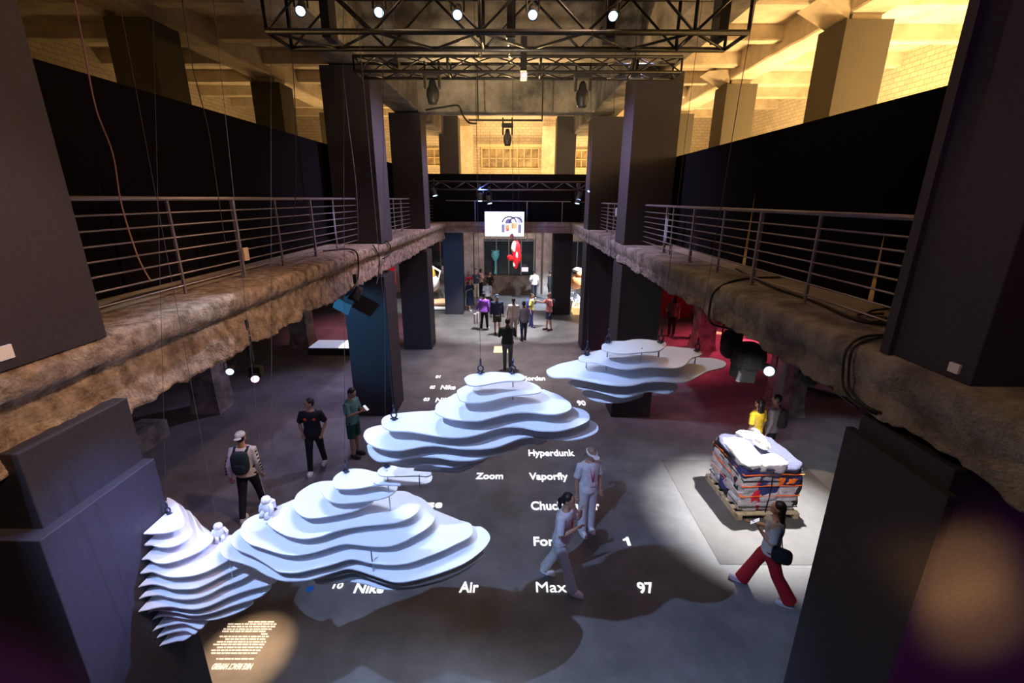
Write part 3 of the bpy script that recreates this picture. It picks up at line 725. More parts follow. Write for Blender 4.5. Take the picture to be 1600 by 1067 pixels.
# C : front
Cz = 3.4; s = .10
Cp = [
 [(520,750),(521,759),(527,763),(540,764),(558,763),(580,759),(600,757),(612,753),(615,746),(605,741),(585,737),(570,733),(557,732),(545,733),(533,737),(524,743)],
 [(502,765),(505,773),(510,779),(520,784),(535,786),(557,784.5),(582,781),(592,780),(607,775),(616,769),(621,762),(618,757),(600,750),(560,745),(530,748),(510,755)],
 [(459,784),(460,795),(467.5,803),(479.5,808.5),(497.5,808.5),(520,805),(550,799),(568,792),(583,783),(585,772),(570,760),(545,753),(512,751),(490,755),(475,763),(464,772)],
 [(417,806),(418,818),(426,825),(436,831),(446,836),(457,839),(475,841.5),(497,838.5),(520,831),(542,825),(570,821),(600,818),(622,815),(640,809),(652,800),(655,790),(648,776),(638,769),(625,767),(600,768),(540,768),(480,774),(450,784),(428,794)],
 [(375,830),(379,840),(389.5,849),(407,855),(430,862.5),(445,866),(463,867),(490,862.5),(520,853.5),(539.5,849),(557.5,850.5),(580,853),(597,853.5),(612,852),(630,846),(652,834.7),(667.5,825),(676.5,816),(680,807),(678,796.5),(669,786),(654,776),(620,768),(560,770),(500,775),(450,788),(417,799),(395,806),(381,816)],
 [(360,842),(362,850),(368.5,857),(385,864),(400,871),(421,884),(433,892),(445,894),(464.5,894),(490,888.5),(520,881),(542.5,874),(557.5,874),(577,879),(600,881.5),(620,881.5),(642.5,878),(684,863),(712,850),(730,841),(738,832),(735,818),(715.5,812),(697.5,807),(680,799),(640,780),(560,780),(480,790),(420,805),(385,820),(366,832)],
 [(343,857),(349,869),(358,874),(377.5,879.5),(398,887),(412,896),(430,903.5),(445,907),(467.5,907),(490,903.5),(520,894),(542.5,888),(560,891),(587.5,900),(615,908.6),(642.5,907),(684,896),(725,880),(752.5,860.5),(765,844),(763.5,833),(752.5,823),(736,820.6),(700,805),(640,785),(560,785),(480,800),(420,818),(375,830),(353,842)],
 [(480,900),(510,903),(545,895),(560,896),(590,907),(620,915),(650,914),(700,901),(745,877),(755,860),(720,830),(640,810),(540,815),(480,850)],
 [(490,903),(520,911),(545,908),(570,912),(600,920),(642,919),(697,905),(738,882),(735,860),(700,835),(600,820),(520,840)]]
sculpture('white stacked contour sculpture hanging nearest the middle front, with nine wavy layers', [(Cz-.1*i, p) for i, p in enumerate(Cp)],
  [(609, 798, 3.1, 3.1), (580, 862, 3.0, 2.8)], [(541, 738, 3.4, 537, 0), (428, 797, 3.1, 424, 0)], 0)
# small linking plates E
sculpture('pair of small white plates linking the two larger hanging sculptures', [
 (3.52, [(590,739),(592,733),(602,728),(612,727),(622,729),(636,731),(650,731),(665,734),(674,739),(668,744),(650,743),(625,744),(605,744),(595,743)]),
 (3.42, [(583,752),(586,747),(600,743),(640,741),(672,742),(675,748),(670,754),(656,757),(630,758),(600,757),(588,756)])],
  [(604.5, 736, 3.52, 3.12), (655, 743, 3.52, 3.40)], [(604, 730, 3.52, 598, 0)], 0)
# D : left, against the column
Dp = [
 [(224,831),(230,833.5),(243.5,833.5),(260,832),(275,828),(285,823),(288.5,817),(286,805),(281,793),(275,784),(267,779),(261,778),(261,792),(243,811)],
 [(224,849),(236,851),(249.5,854.5),(264.5,854.5),(279.5,850),(293,842),(300.5,833.5),(299,825),(296,815),(290,797),(280,787),(262,782),(240,790),(232,825)],
 [(219,872),(231.5,873),(242,878.5),(257,880),(275,876),(293,869.5),(312.5,860.5),(327.5,850),(333,841),(329,835),(320,833),(311,826),(303,808),(296,798),(287,795),(270,785),(240,792),(230,850)],
 [(216,893),(228,894),(238,893),(249.5,897),(264.5,901),(284,901),(305,898),(327.5,890.5),(350,878.5),(362,870),(372,855),(370,842),(362,836),(345,834),(330,834),(318,824),(311,815),(300,804),(270,795),(240,805),(228,868)],
 [(212,915),(222.5,914.5),(237.5,912),(252.5,914.5),(266,919),(282.5,920),(305,918.5),(327.5,909.5),(350,897.5),(372.5,887),(390,874),(388,855),(370,842),(340,838),(320,824),(300,812),(262,805),(238,825),(225,890)],
 [(213,933.5),(230,930.5),(248,929),(267.5,933.5),(287,936),(308,934),(327.5,927.5),(350,915.5),(380,903.5),(399.5,888.5),(405,875),(395,862),(340,840),(270,820),(236,845),(225,910)],
 [(211,953),(225.5,953),(245,948.5),(266,947),(284,950),(305,951),(327.5,945.5),(357.5,932),(387.5,921.5),(417.5,914),(434,905),(435,892),(420,885),(350,850),(270,835),(235,870),(225,930)],
 [(222,957.5),(245,953),(275,956),(300,961),(330,957),(365,945),(398,935),(412,928),(424,915),(415,900),(350,870),(275,890),(250,925),(238,945)],
 [(231,969),(245,964),(262,962),(290,966),(327,968),(350,963.5),(372,956),(389,947),(396,937),(380,915),(340,890),(280,900),(255,935),(244,955)],
 [(228,990),(240,984),(252.5,979),(275,974),(290,974),(312,982),(324.5,970),(338,955),(335,930),(300,915),(270,935),(250,965)],
 [(235,999),(247,995),(260,990),(275,986),(290,985),(303,990),(311,983),(325,965),(320,945),(290,935),(265,960),(250,983)],
 [(243,1008.5),(260,1005),(275,1001),(287,999.5),(299,992),(308,980),(310,965),(290,955),(268,975),(255,994)]]
sculpture('white stacked contour sculpture at far left with pointed layers touching the dark column', [(3.03-.1*i, p) for i, p in enumerate(Dp)],
  [(357, 874, 2.73, 2.3)], [(264, 803, 3.03, 240, 0)], 0, flat_x=-3.19)
# B : centre
Bp = [
 [(725.6,592.5),(727.5,589),(735,585),(750,583),(771,581),(790,582),(809,583),(819,587),(820.6,591),(815,594.4),(796,595),(777.5,597),(759,600.6),(740,602.5),(730,599.4)],
 [(714,611),(717.5,607.5),(727.5,602.5),(745,598),(780,594),(820,595.6),(834,599),(842.5,604),(845.6,609),(842.5,613),(827.5,615.6),(809,617),(790,620),(771,625),(755,628),(735,628.5),(721,626),(716,620)],
 [(680,637.5),(682.5,631),(691,625),(704,619),(714,614),(750,607),(800,604),(846,608),(859,612),(871,616),(884,624),(891,630),(892.5,637.5),(886,642.5),(871,646.5),(852.5,646.5),(834,644),(815,643.5),(796,645.6),(777.5,650),(759,655),(747.5,657),(737.5,657),(722.5,656.5),(704,654),(690,650),(681,645)],
 [(596,657.5),(599,652.5),(607.5,648),(622.5,645.6),(654,642.5),(679,641),(720,632),(800,622),(860,624),(892.5,635),(909,639),(917.5,644),(921,650),(919,657.5),(902.5,665.6),(877.5,672),(859,673),(840,672),(815,667),(796,666),(777.5,669),(759,675),(735,681),(710,683),(685,681),(660,677),(637.5,673.5),(616,673),(604,670),(597.5,665)],
 [(568,680),(571,672.5),(580,667.5),(596,664),(650,655),(750,645),(850,645),(905,650),(921,656),(930,660),(935,667.5),(932.5,675),(921,681),(902.5,685.6),(884,687),(865,685.6),(850,683),(830,682),(815,684),(796,691),(777.5,697.5),(759,700.3),(741,701),(716,700),(691,696.5),(676,695.6),(660,697),(641,700.6),(625,703),(610,703),(597.5,701),(585,697.5),(574,691),(569,684)],
 [(574,700),(575.6,694),(600,685),(680,670),(780,665),(840,672),(854,684),(852,689),(837,694),(812,696),(787,707.5),(760,714),(741,718),(722.5,719),(704,717.5),(685,714),(666,713),(647.5,714),(629,717),(610,720),(592.5,720),(582.5,715),(576,707.5)],
 [(610,720),(620,727),(640,728),(665,725),(690,728),(715,729),(745,723),(765,713),(790,706),(812,695),(780,675),(650,690),(615,706)],
 [(647,732),(651,734),(672.5,735.6),(691,736),(712,737),(726,734),(740,727),(760,715),(735,700),(660,712)]]
sculpture('white stacked contour sculpture in the centre, widest of the four, with eight layers', [(4.45-.11*i, p) for i, p in enumerate(Bp)],
  [(751, 584, 4.45, 4.10), (801.5, 585, 4.45, 4.10), (616.5, 655, 4.12, 3.7)], [(751, 584, 4.45, 741, 0), (801, 584, 4.45, 801, 0), (616, 656, 4.12, 586, 330)], 0)
# A : right
Ap = [
 [(940,541),(943,537),(956,533),(975.6,532.5),(991,530),(1008.6,530),(1024,532),(1037.6,534),(1041,538),(1034,545.5),(1024,549),(1004.7,550),(985,552),(966,552),(948.5,548.4),(941,545.5)],
 [(904,560),(907,556),(921,551),(941,546),(985,540),(1041.5,540.7),(1063,542.6),(1088,545.5),(1096.7,551),(1094,555),(1080,560),(1072.5,568),(1063,573.6),(1049,574.6),(1024,572.7),(1004.7,573.6),(985,576),(966,574.6),(946.6,569.8),(927,566),(908,564)],
 [(853.6,580),(857.4,575.6),(873,568.8),(890,565),(904,562),(950,555),(1020,552),(1088,558),(1111,559),(1128.7,563),(1134.5,568),(1130.6,573.6),(1115,577.5),(1103.5,580.4),(1092,587),(1076,595),(1063,597),(1034,595),(1010.5,596.5),(991,600.8),(971.8,601.7),(948.5,600),(921,595),(892,590),(869,589.5),(857.4,586)],
 [(890,595),(893,600.8),(904,605.6),(927,609),(956,617),(975.6,620),(995,616),(1014,611),(1043,614),(1055,608.5),(1058.6,600.8),(1050,588),(990,578),(920,580)],
 [(909,610),(912,616),(927,624),(948.5,628),(971.8,628),(991,623),(1004.7,617),(1000,603),(960,595),(920,600)]]
sculpture('white stacked contour sculpture farthest right with five layers, over the dark column base', [(4.62-.12*i, p) for i, p in enumerate(Ap)],
  [(950, 537, 4.62, 4.32), (1031, 537, 4.62, 4.45), (1003, 545, 4.62, 4.48), (917, 555, 4.50, 4.2), (1088, 548, 4.50, 4.35)],
  [(950, 536, 4.62, 957, 250), (1032, 536, 4.62, 1045, 430), (917, 555, 4.50, 921, 300), (1089, 549, 4.50, 1128, 316)], 0)

# two small white figures perched on the plates
def figurine(px, z, label, s=1.0, top=None, rz=0):
    p = onz(*px, z)
    t = thing('astronaut_figurine', p, label, 'figurine', 'small white figures on the sculptures', rz)
    fm = mat('white_satin', (.85, .85, .86), .5)
    b = MB().ell((0, 0, .20*s), (.055*s, .05*s, .05*s), 14).ell((0, 0, .11*s), (.062*s, .05*s, .08*s), 14, e=.9)
    b.tube([(-.05*s, 0, .16*s), (-.085*s, -.01, .10*s), (-.075*s, -.04*s, .05*s)], [.022*s, .022*s, .018*s], 8)
    b.tube([(.05*s, 0, .16*s), (.085*s, -.01, .10*s), (.075*s, -.04*s, .05*s)], [.022*s, .022*s, .018*s], 8)
    b.tube([(-.03*s, 0, .07*s), (-.035*s, -.05*s, .05*s), (-.035*s, -.06*s, 0)], [.03*s, .026*s, .028*s], 8)
    b.tube([(.03*s, 0, .07*s), (.035*s, -.05*s, .05*s), (.035*s, -.06*s, 0)], [.03*s, .026*s, .028*s], 8)
    b.build('body', fm, t, smooth=True)
    MB().box(-.045*s, .045*s, .03*s, .08*s, .07*s, .17*s).build('backpack', fm, t, bevel=.008)
    MB().ell((0, -.03*s, .20*s), (.036*s, .026*s, .03*s), 12).build('visor', mat('pale_visor', (.8, .72, .6), .3), t, smooth=True)
    e = onY(*top, p.y); k = (8.6-p.z-.24*s)/(e.z-p.z-.24*s); e2 = (p+Vector((0, 0, .24*s))).lerp(e, k)
    MB().tube([(0, 0, .24*s), Matrix.Rotation(-rz, 3, 'Z') @ (e2-p)], .0018, 5).build('hanging_wire', WIREM, t)
figurine((345, 842), 2.73, 'small brightly lit white figure perched at the right end of the left sculpture', .72, (186, 0), .5)
figurine((420, 805), 3.1, 'small white figure standing at the left tip of the front sculpture', .8, (370, 350), -.4)

# ------------------------------------------------------------------ lettering projected on the floor
def floor_text(txt, xl, xr, yb, yc, label, m_=TXT, flip=False, z=.006, shear=0, bold=.02):
    cu = bpy.data.curves.new('tmp', 'FONT'); cu.body = txt; cu.offset = 0 if 'M' in txt else bold; cu.extrude = .004; cu.shear = shear
    ob = bpy.data.objects.new('tmp', cu); COL.objects.link(ob)
    dg = bpy.context.evaluated_depsgraph_get(); me = bpy.data.meshes.new_from_object(ob.evaluated_get(dg))
    bpy.data.objects.remove(ob)
    if txt == '1':
        mb = MB().prism([(.22, 0), (.42, 0), (.42, .7), (.28, .7), (.20, .58), (.02, .50), (.02, .38), (.22, .44)], -.004, .004)
        me = bpy.data.meshes.new('one'); me.from_pydata(mb.v, [], mb.f)
    xs = [v.co.x for v in me.vertices]; ys = [v.co.y for v in me.vertices]
    x0, x1 = min(xs), max(xs); cap = .70
    A = onz(xl, yb, z); B = onz(xr, yb, z); T = onz((xl+xr)/2, yc, z)
    hgt = T.y-A.y; wid = (B-A).length
    for v in me.vertices:
        u = (v.co.x-x0)/(x1-x0); q = v.co.y/cap
        if flip: u = 1-u; q = 1-q
        v.co = (A.x+(B.x-A.x)*u-A.x, A.y+(B.y-A.y)*u+q*hgt-A.y, v.co.z)
    o = bpy.data.objects.new('floor_lettering', me); COL.objects.link(o); o.location = A
    me.materials.clear(); me.materials.append(m_)
    return tag(o, label, 'lettering', 'words projected on the floor')
rows = [('01', 680, 687, 590.5, 586.5, 'number 01, topmost of the small row numbers'), ('02', 671, 679, 607, 602.5, 'number 02, small, left of the upper company word'), ('Nike', 688, 711, 608, 602, 'first company word, in the row numbered 02'),
 ('03', 661, 670, 626, 621.5, 'number 03, small, lowest of three row numbers'), ('Nike', 680, 705, 628, 621.5, 'company word in the row numbered 03, half hidden'), ('Jordan', 820, 852, 594, 588, 'word Jordan beyond the centre sculpture'),
 ('ro', 840, 853, 612, 607, 'letters ro peeking out beyond the centre sculpture'), ('90', 903, 916, 633, 626, 'number 90 between the centre and right sculptures'), ('Hyperdunk', 826, 898, 712, 703, 'word Hyperdunk'),
 ('Zoom', 743, 786, 748, 739, 'word Zoom'), ('Vaporfly', 827, 888, 749, 739, 'word Vaporfly'), ('Converse', 592, 690, 793, 782, 'word ending in se beside the front sculpture'),
 ('Chuck Taylor', 830, 938, 796, 784, 'words Chuck Taylor crossed by the walking people'), ('Force', 834, 887, 852, 839, 'word Force'), ('1', 976, 986, 852, 839, 'lone slanting numeral 1 right of the walking people'),
 ('10', 519, 534, 919, 910, 'number 10 peeking out under the front sculpture'), ('Nike', 552, 598, 926, 911, 'company word in the lowest row, tops hidden'), ('Air', 717, 747, 925, 909, 'word Air in the lowest row'),
 ('Max', 838, 886, 925, 909, 'word Max in the lowest row, partly under a shoe'), ('97', 999, 1024, 926, 910, 'number 97, big, right end of the lowest row')]
for tx, a, b_, yb, yc, nm in rows: floor_text(tx, a, b_, yb, yc, 'white %s glowing on the floor' % nm if True else '')
# upside-down paragraph in the warm patch : unreadable strokes grouped as lines
para = [(1, 388, 432, 971.5), (0, 356, 432, 975), (0, 355, 430, 979), (0, 349, 427, 983), (0, 347, 418, 986.5), (1, 408, 418, 990.5), (0, 343, 420, 994.5), (0, 352, 418, 998.5), (0, 339, 416, 1003), (0, 333, 413, 1007), (0, 339, 410, 1011.5), (0, 330, 407, 1016), (0, 330, 404, 1020.5), (1, 338, 398, 1029.5)]
t = thing('projected_paragraph', onz(380, 1000, 0), 'upside-down paragraph of small white text in the warm light patch', 'lettering')
random.seed(5)
for _, xl, xr, y in para:
    b = MB(); x = xl
    while x < xr-3:
        wd = random.uniform(3, 11); x2 = min(x+wd, xr)
        A = onz(x, y+1.1, .004); B = onz(x2, y+1.1, .004); C = onz(x2+.4, y-1.1, .004); D = onz(x+.4, y-1.1, .004)
        k = max(1, int((x2-x)/1.2))
        for j in range(k):
            u0 = j/k; u1 = (j+.72)/k
            q = [A.lerp(B, u0), A.lerp(B, u1), D.lerp(C, u1), D.lerp(C, u0)]
            b.add(q+[v+Vector((0, 0, .003)) for v in q], [(0, 1, 2, 3), (7, 6, 5, 4), (0, 4, 5, 1), (1, 5, 6, 2), (2, 6, 7, 3), (3, 7, 4, 0)])
        x = x2+1.2
    b.local(t.location).build('text_line', TXTW, t)
floor_text('NIKE REACT HYPERD', 329, 391, 1046, 1037, 'upside-down heading line of warm white capitals below the paragraph', m_=TXTW, flip=True, bold=.01)
# small blue dot and light tile
p = onz(484, 920, .003)
o = MB().lathe([(.06, 0), (.06, .003)], None, 20).build('floor_dot', mat('blue_vinyl', (.02, .18, .55), .5)); o.location = p; tag(o, 'small blue dot stuck on the floor near the number 10', 'sticker')
a = onz(771, 551, .003); b_ = onz(797, 541, .003)
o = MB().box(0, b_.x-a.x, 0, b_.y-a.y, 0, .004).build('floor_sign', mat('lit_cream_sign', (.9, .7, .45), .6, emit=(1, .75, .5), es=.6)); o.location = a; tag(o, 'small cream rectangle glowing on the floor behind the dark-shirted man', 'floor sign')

# ------------------------------------------------------------------ screen, red sculpture, far exhibits
a = onY(757, 370, 22.3); b_ = onY(820, 330, 22.3)
t = thing('video_screen', (a.x, 22.3, a.z), 'bright white rectangular video screen hanging over the far end', 'screen')
W_, H_ = b_.x-a.x, b_.z-a.z
MB().box(0, W_, 0, .08, 0, H_).build('frame', BLKM, t)
SCR = mat('screen_white', (.8, .85, 1), .5, emit=(.80, .86, 1.0), es=2.2)
MB().box(.03, W_-.03, -.012, 0, .03, H_-.03).build('display', SCR, t)
def em(n, c, k=.9): return mat(n, c, .5, emit=c, es=k)
u = lambda x: W_*(x-757)/63; v_ = lambda y: H_*(370-y)/40
pan = [('grey_panel', em('screen_grey', (.35, .35, .5), .6), (784, 789, 350, 363)), ('grey_panel', em('screen_grey', (.35, .35, .5)), (809.5, 815, 350, 364)), ('orange_panel', em('screen_orange', (1, .42, .16)), (790, 796, 351, 358)),
       ('red_panel', em('screen_red', (.9, .10, .12)), (791, 795.5, 356, 361)), ('amber_panel', em('screen_amber', (1, .60, .28)), (799, 808, 348, 357)), ('pale_panel', em('screen_lilac', (.6, .6, .9)), (809, 816, 337, 348))]
for nm, m_, (x0, x1, y0, y1) in pan:
    MB().box(u(x0), u(x1), -.018, -.012, v_(y1), v_(y0)).build(nm, m_, t)
b = MB(); 
for cxp, r_ in ((796, 11), (806, 10)):
    pts = [(u(cxp)+r_/63*W_*math.cos(q), -.02, v_(349)+r_/40*H_*.95*math.sin(q)) for q in np.linspace(.15, PI-.15, 14)]
    MB().tube(pts, .035, 5).build('arch_outline', em('screen_dark', (.12, .08, .12), .2), t)
pts = [(u(795)+5.5/63*W_*math.cos(q), v_(349)+7.5/40*H_*math.sin(q)) for q in np.linspace(0, PI, 14)]
MB().add([(x, -.018, z) for x, z in pts]+[(x, -.012, z) for x, z in pts], [tuple(range(13, -1, -1)), tuple(range(14, 28))]+[(i, (i+1) % 14, 14+(i+1) % 14, 14+i) for i in range(14)]).build('arch_shape', em('screen_purple', (.30, .26, .45), .5), t)
MB().ell((u(800), -.015, v_(369)), (.10, .012, .13), 14).build('brown_disc', em('screen_brown', (.35, .10, .08), .5), t)
for x in (.3, W_-.3): MB().tube([(x, .04, H_), (x, .04, 8.7-a.z)], .006, 5).build('hanging_wire', WIREM, t)
# small metal grid under the screen
a2 = onY(757, 376, 22.6); b2 = onY(833, 371, 22.6)
t = thing('metal_grid', (a2.x, 22.6, a2.z), 'thin bright metal grid just below the white screen', 'grid')
b = MB(); b.tube([(0, 0, 0), (b2.x-a2.x, 0, 0)], .018, 6)
for k in range(9):
    x = (b2.x-a2.x)*k/8; b.tube([(x, 0, 0), (x, 0, 4.3-a2.z)], .014, 5)
b.build('bars', ALU, t)
# red sculpture hanging
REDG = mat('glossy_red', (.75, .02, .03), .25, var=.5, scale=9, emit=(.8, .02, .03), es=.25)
p = onY(805, 420, 26.0); q = onY(805, 376, 26.0)
hh = q.z-p.z
t = thing('hanging_garment', p, 'bright red and white puffy garment suspended below the white screen', 'garment')
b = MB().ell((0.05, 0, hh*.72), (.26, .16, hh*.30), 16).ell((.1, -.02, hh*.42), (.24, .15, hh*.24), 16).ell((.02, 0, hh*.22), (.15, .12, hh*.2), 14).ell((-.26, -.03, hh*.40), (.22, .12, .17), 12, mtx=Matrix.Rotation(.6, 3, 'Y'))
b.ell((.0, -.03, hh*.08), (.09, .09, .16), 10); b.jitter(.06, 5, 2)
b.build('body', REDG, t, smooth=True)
b = MB().ell((-.09, -.09, hh*.78), (.13, .10, hh*.22), 12).ell((-.06, -.11, hh*.15), (.06, .06, .14), 10).ell((.08, -.14, hh*.5), (.06, .05, .2), 10); b.jitter(.05, 6, 5)
b.build('white_panel', mat('glossy_white', (.85, .8, .82), .3), t, smooth=True)
MB().tube([(0, 0, hh), (0, 0, 4.3-p.z)], .008, 6).build('hanging_wire', WIREM, t)
spot('garment_light', (0.0, 24.6, 4.1), (p.x, 26.0, p.z+.9), 260, (1, .95, .95), 50, .6, .03)
# white board beside it
p = onY(820, 425, 28.4)
tag(MB().prism([(-.2, -.02), (.2, -.02), (.2, .02), (-.2, .02)], .05, .30).build('light_board', mat('lit_board', (.9, .88, 1), .5, emit=(.9, .85, 1), es=.7)), 'small glowing white board below right of the red garment', 'board').location = (p.x, 28.3, p.z)
# teal ghostly shape behind glass
p = onY(774, 398, 28.9)
b = MB().lathe([(.02, -1.2), (.10, -1.15), (.04, -.9), (.05, -.4), (.16, -.25), (.26, 0), (.22, .2), (.27, .27), (.02, .28)], None, 16); b.jitter(.03, 5, 1)
o = b.build('glass_trophy', mat('teal_glow', (.12, .45, .5), .4, emit=(.05, .35, .4), es=.05), smooth=True); o.location = (p.x, 28.75, p.z)
tag(o, 'pale teal goblet-like exhibit in the dark display window', 'exhibit')
# left exhibit : hexagon frame + giant shoe tongue
p = onz(690, 455, 0); Yh = 25.0
t = thing('shoe_exhibit', onY(684, 462, Yh)-Vector((0, 0, onY(684, 462, Yh).z)), 'large orange and white shoe exhibit between the left columns', 'exhibit')
O = t.location
b = MB()
def rel(x, y, Y=Yh): return onY(x, y, Y)-O
b.tube([rel(664, 410), rel(688, 424), rel(684, 443), rel(664, 436)], .055, 8).build('pentagon_frame', mat('white_tube', (.85, .82, .8), .5), t)
MB().tube([rel(667, 415), rel(671, 428), rel(674, 440)], [.30, .33, .28], 12).jitter(.04, 3).build('orange_tongue', mat('orange_fabric', (.95, .50, .08), .6), t, smooth=True)
MB().ell(rel(671, 445)+Vector((0, 0, .1)), (.55, .4, .45), 16, e=.8).jitter(.06, 4).build('white_upper', mat('bright_white', (.85, .85, .88), .5), t, smooth=True)
MB().ell(Vector((.35, -.2, .35)), (.85, .5, .16), 18, e=.8).jitter(.05, 3).build('tan_sole', mat('tan_suede', (.62, .36, .2), .7), t, smooth=True)
MB().ell(Vector((.3, -.3, .10)), (1.0, .6, .10), 18, e=.7).jitter(.04, 3).build('grey_base', mat('mid_grey', (.5, .5, .5), .6), t, smooth=True)
spot('exhibit_light', (-4.6, 23.2, 4.1), (-4.3, 25.2, .7), 1100, (1, .97, .95), 46, .6, .04)
# small white figure on a stand behind
p = onY(692, 424, 27.5)
t = thing('bust_on_stand', (p.x, 27.5, 0), 'small pale figure on a grey stand behind the pentagon frame', 'exhibit')
MB().box(-.3, .3, -.2, .2, 0, p.z-.2).build('stand', CONC2, t)
MB().ell((0, 0, p.z+.18), (.14, .14, .17), 12).ell((0, 0, p.z-.05), (.22, .15, .18), 12).build('bust', mat('pale_plaster', (.6, .6, .62), .6), t, smooth=True)
# right exhibit : orange bundle over sparkling white floor pile
Yr = 25.5
p = onz(900, 470, 0)
t = thing('puffer_exhibit', (onY(901, 452, Yr).x, Yr, 0), 'orange puffy garment exhibit above a pile of white shapes, right of the dark columns', 'exhibit')
O = t.location
z_ = onY(898, 440, Yr).z
MB().ell((0, 0, z_), (.38, .3, .42), 16, e=.8).ell((.1, -.1, z_+.4), (.25, .2, .2), 12).jitter(.08, 4, 3).build('orange_garment', mat('orange_puffer', (1, .36, .12), .6), t, smooth=True)
MB().ell((0, 0, z_+.65), (.3, .2, .14), 12).jitter(.04, 6).build('grey_hood', mat('mid_grey', (.5, .5, .5)), t, smooth=True)
MB().tube([(0, 0, 0), (0, 0, z_)], .06, 8).build('stand', ALU, t)
random.seed(11)
b = MB()
for k in range(46):
    x, y = random.uniform(-.6, .9), random.uniform(-1.6, .6); h_ = random.uniform(.1, .7)
    b.obox(Matrix.Translation((x, y, h_/2)) @ Matrix.Rotation(random.uniform(0, 3), 4, 'Z') @ Matrix.Rotation(random.uniform(-.4, .4), 4, 'X'), random.uniform(.08, .22), random.uniform(.05, .15), h_)
o = b.build('paper_pile', mat('bright_white', (.9, .9, .95))); o.location = O; tag(o, 'heap of bright white crumpled shapes under the orange garment', 'heap', kind='stuff')
# light table on the left
a = onz(480, 543, .32); b_ = onz(552, 531, .32)
t = thing('light_table', (a.x, a.y, 0), 'low black table with a glowing white top at the back left', 'table')
wx = onz(552, 543, .32).x-a.x; wy = b_.y-a.y
MB().box(0, wx, 0, wy, 0, .29).build('base', BLKM, t)
MB().box(.04, wx*.64, .04, wy-.04, .29, .32).build('lit_top', mat('table_glow', (.8, .85, 1), .5, emit=(.62, .70, 1), es=.5), t)
MB().box(wx*.67, wx-.04, .04, wy-.04, .29, .32).build('lit_top', mat('table_glow_bright', (1, .98, 1), .5, emit=(1, .96, 1), es=1.3), t)
# red wall panels at back left and right
a = onY(610, 405, 21.0)
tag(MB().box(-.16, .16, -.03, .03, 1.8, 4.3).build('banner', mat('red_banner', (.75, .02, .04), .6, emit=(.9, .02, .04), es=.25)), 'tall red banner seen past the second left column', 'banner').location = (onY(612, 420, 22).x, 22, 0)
tag(MB().box(-1.9, 2.6, -.05, .05, 0, 4.25).build('red_partition', mat('red_partition', (.5, .03, .04), .6)), 'red partition at the back of the right aisle', 'partition').location = (9.2, 23.0, 0)
p = onY(966, 440, 21.5)
# yellow small sign
a = onz(905, 491, .02)
tag(MB().box(-.35, .35, -.25, .25, 0, .35).build('glowing_box', mat('lit_yellow', (1, .7, .3), .5, emit=(1, .62, .25), es=1.0)), 'small glowing yellow box beside the third right column', 'box').location = (onz(905, 490, 0).x, onz(905, 490, 0).y, 0)
# pale sheets on the floor to the far right
p = onz(1305, 610, 0)
b = MB(); nx = 14
v = []; f = []
for i in range(nx):
    for j in range(8):
        x = -1.6+3.0*i/(nx-1); y = -1.2+2.4*j/7; v.append((x, y+.2*math.sin(x*2), .10+.09*math.sin(x*5+y*3)+.03*math.sin(y*9)))
for i in range(nx-1):
    for j in range(7): f.append((i*8+j, (i+1)*8+j, (i+1)*8+j+1, i*8+j+1))
b.add(v, f)
o = b.build('pale_sheet', mat('pale_cloth', (.6, .62, .72), .8), smooth=True); o.location = (onz(1310, 600, 0).x+.3, onz(1310, 600, 0).y+.3, 0)
o.modifiers.new('solid', 'SOLIDIFY').thickness = .02
tag(o, 'pale bluish sheet with folds lying on the floor behind the near right column', 'sheet')
# white oval on the red floor
p = onz(1166, 536, 0)
tag(MB().lathe([(.55, 0), (.55, .03)], None, 26).build('floor_disc', mat('pale_disc', (.7, .62, .7), .5)), 'pale round disc on the red-lit floor behind the hanging speaker', 'disc').location = p
a = onz(1118, 522, 0)
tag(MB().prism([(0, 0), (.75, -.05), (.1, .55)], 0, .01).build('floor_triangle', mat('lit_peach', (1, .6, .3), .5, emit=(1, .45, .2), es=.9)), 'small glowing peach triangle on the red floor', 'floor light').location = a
# yellow plant-green box by left column
a = onz(220, 690, 0)
tag(MB().box(-.35, .25, -.4, .5, 0, .5).jitter(.04, 4).build('concrete_block', CONC2), 'rough pale concrete block behind the near left column', 'block').location = onz(228, 697, 0)

# ------------------------------------------------------------------ painted floor shadow, pallet and strapped bale
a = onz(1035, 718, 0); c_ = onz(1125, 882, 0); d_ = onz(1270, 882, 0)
o = MB().box(0, 3.2, 0, a.y-c_.y, 0, .006).build('floor_shadow', mat('grey_shadow_paint', (.115, .112, .11), .7, var=.1, scale=3)); o.location = (c_.x, c_.y, 0)  # thin dark box paints a rectangular shadow onto the floor
tag(o, 'large dark grey rectangle painted as a shadow under the strapped bale', 'painted shadow')
A = onz(1152, 810, .0); B = onz(1247, 808, .0); C_ = onz(1113, 756, .0)
ang = math.atan2(B.y-A.y, B.x-A.x); LX = 1.2; LY = 1.36
t = thing('wooden_pallet', (A.x-.04, A.y-.06, .006), 'pale wooden pallet under the strapped bale of clothes', 'pallet', rz=ang)
for y in (0, LY/2-.05, LY-.1): 
    for x in (0, LX/2-.05, LX-.1): MB().box(x, x+.1, y, y+.1, .02, .1).build('block', WOOD, t)
for x in (0, LX/2-.05, LX-.1): MB().box(x, x+.1, 0, LY, 0, .02).build('bottom_board', WOOD, t)
for k in range(7): MB().box(0, LX, k*(LY-.1)/6, k*(LY-.1)/6+.1, .1, .125).build('deck_board', WOOD, t)
for x in (0, LX-.02): MB().box(x, x+.02, 0, LY, .03, .1).build('side_board', WOOD, t)
BZ = .131
t = thing('clothes_bale', (A.x, A.y, BZ), 'block of folded grey, white and navy garments strapped onto the pallet', 'bale', rz=ang)
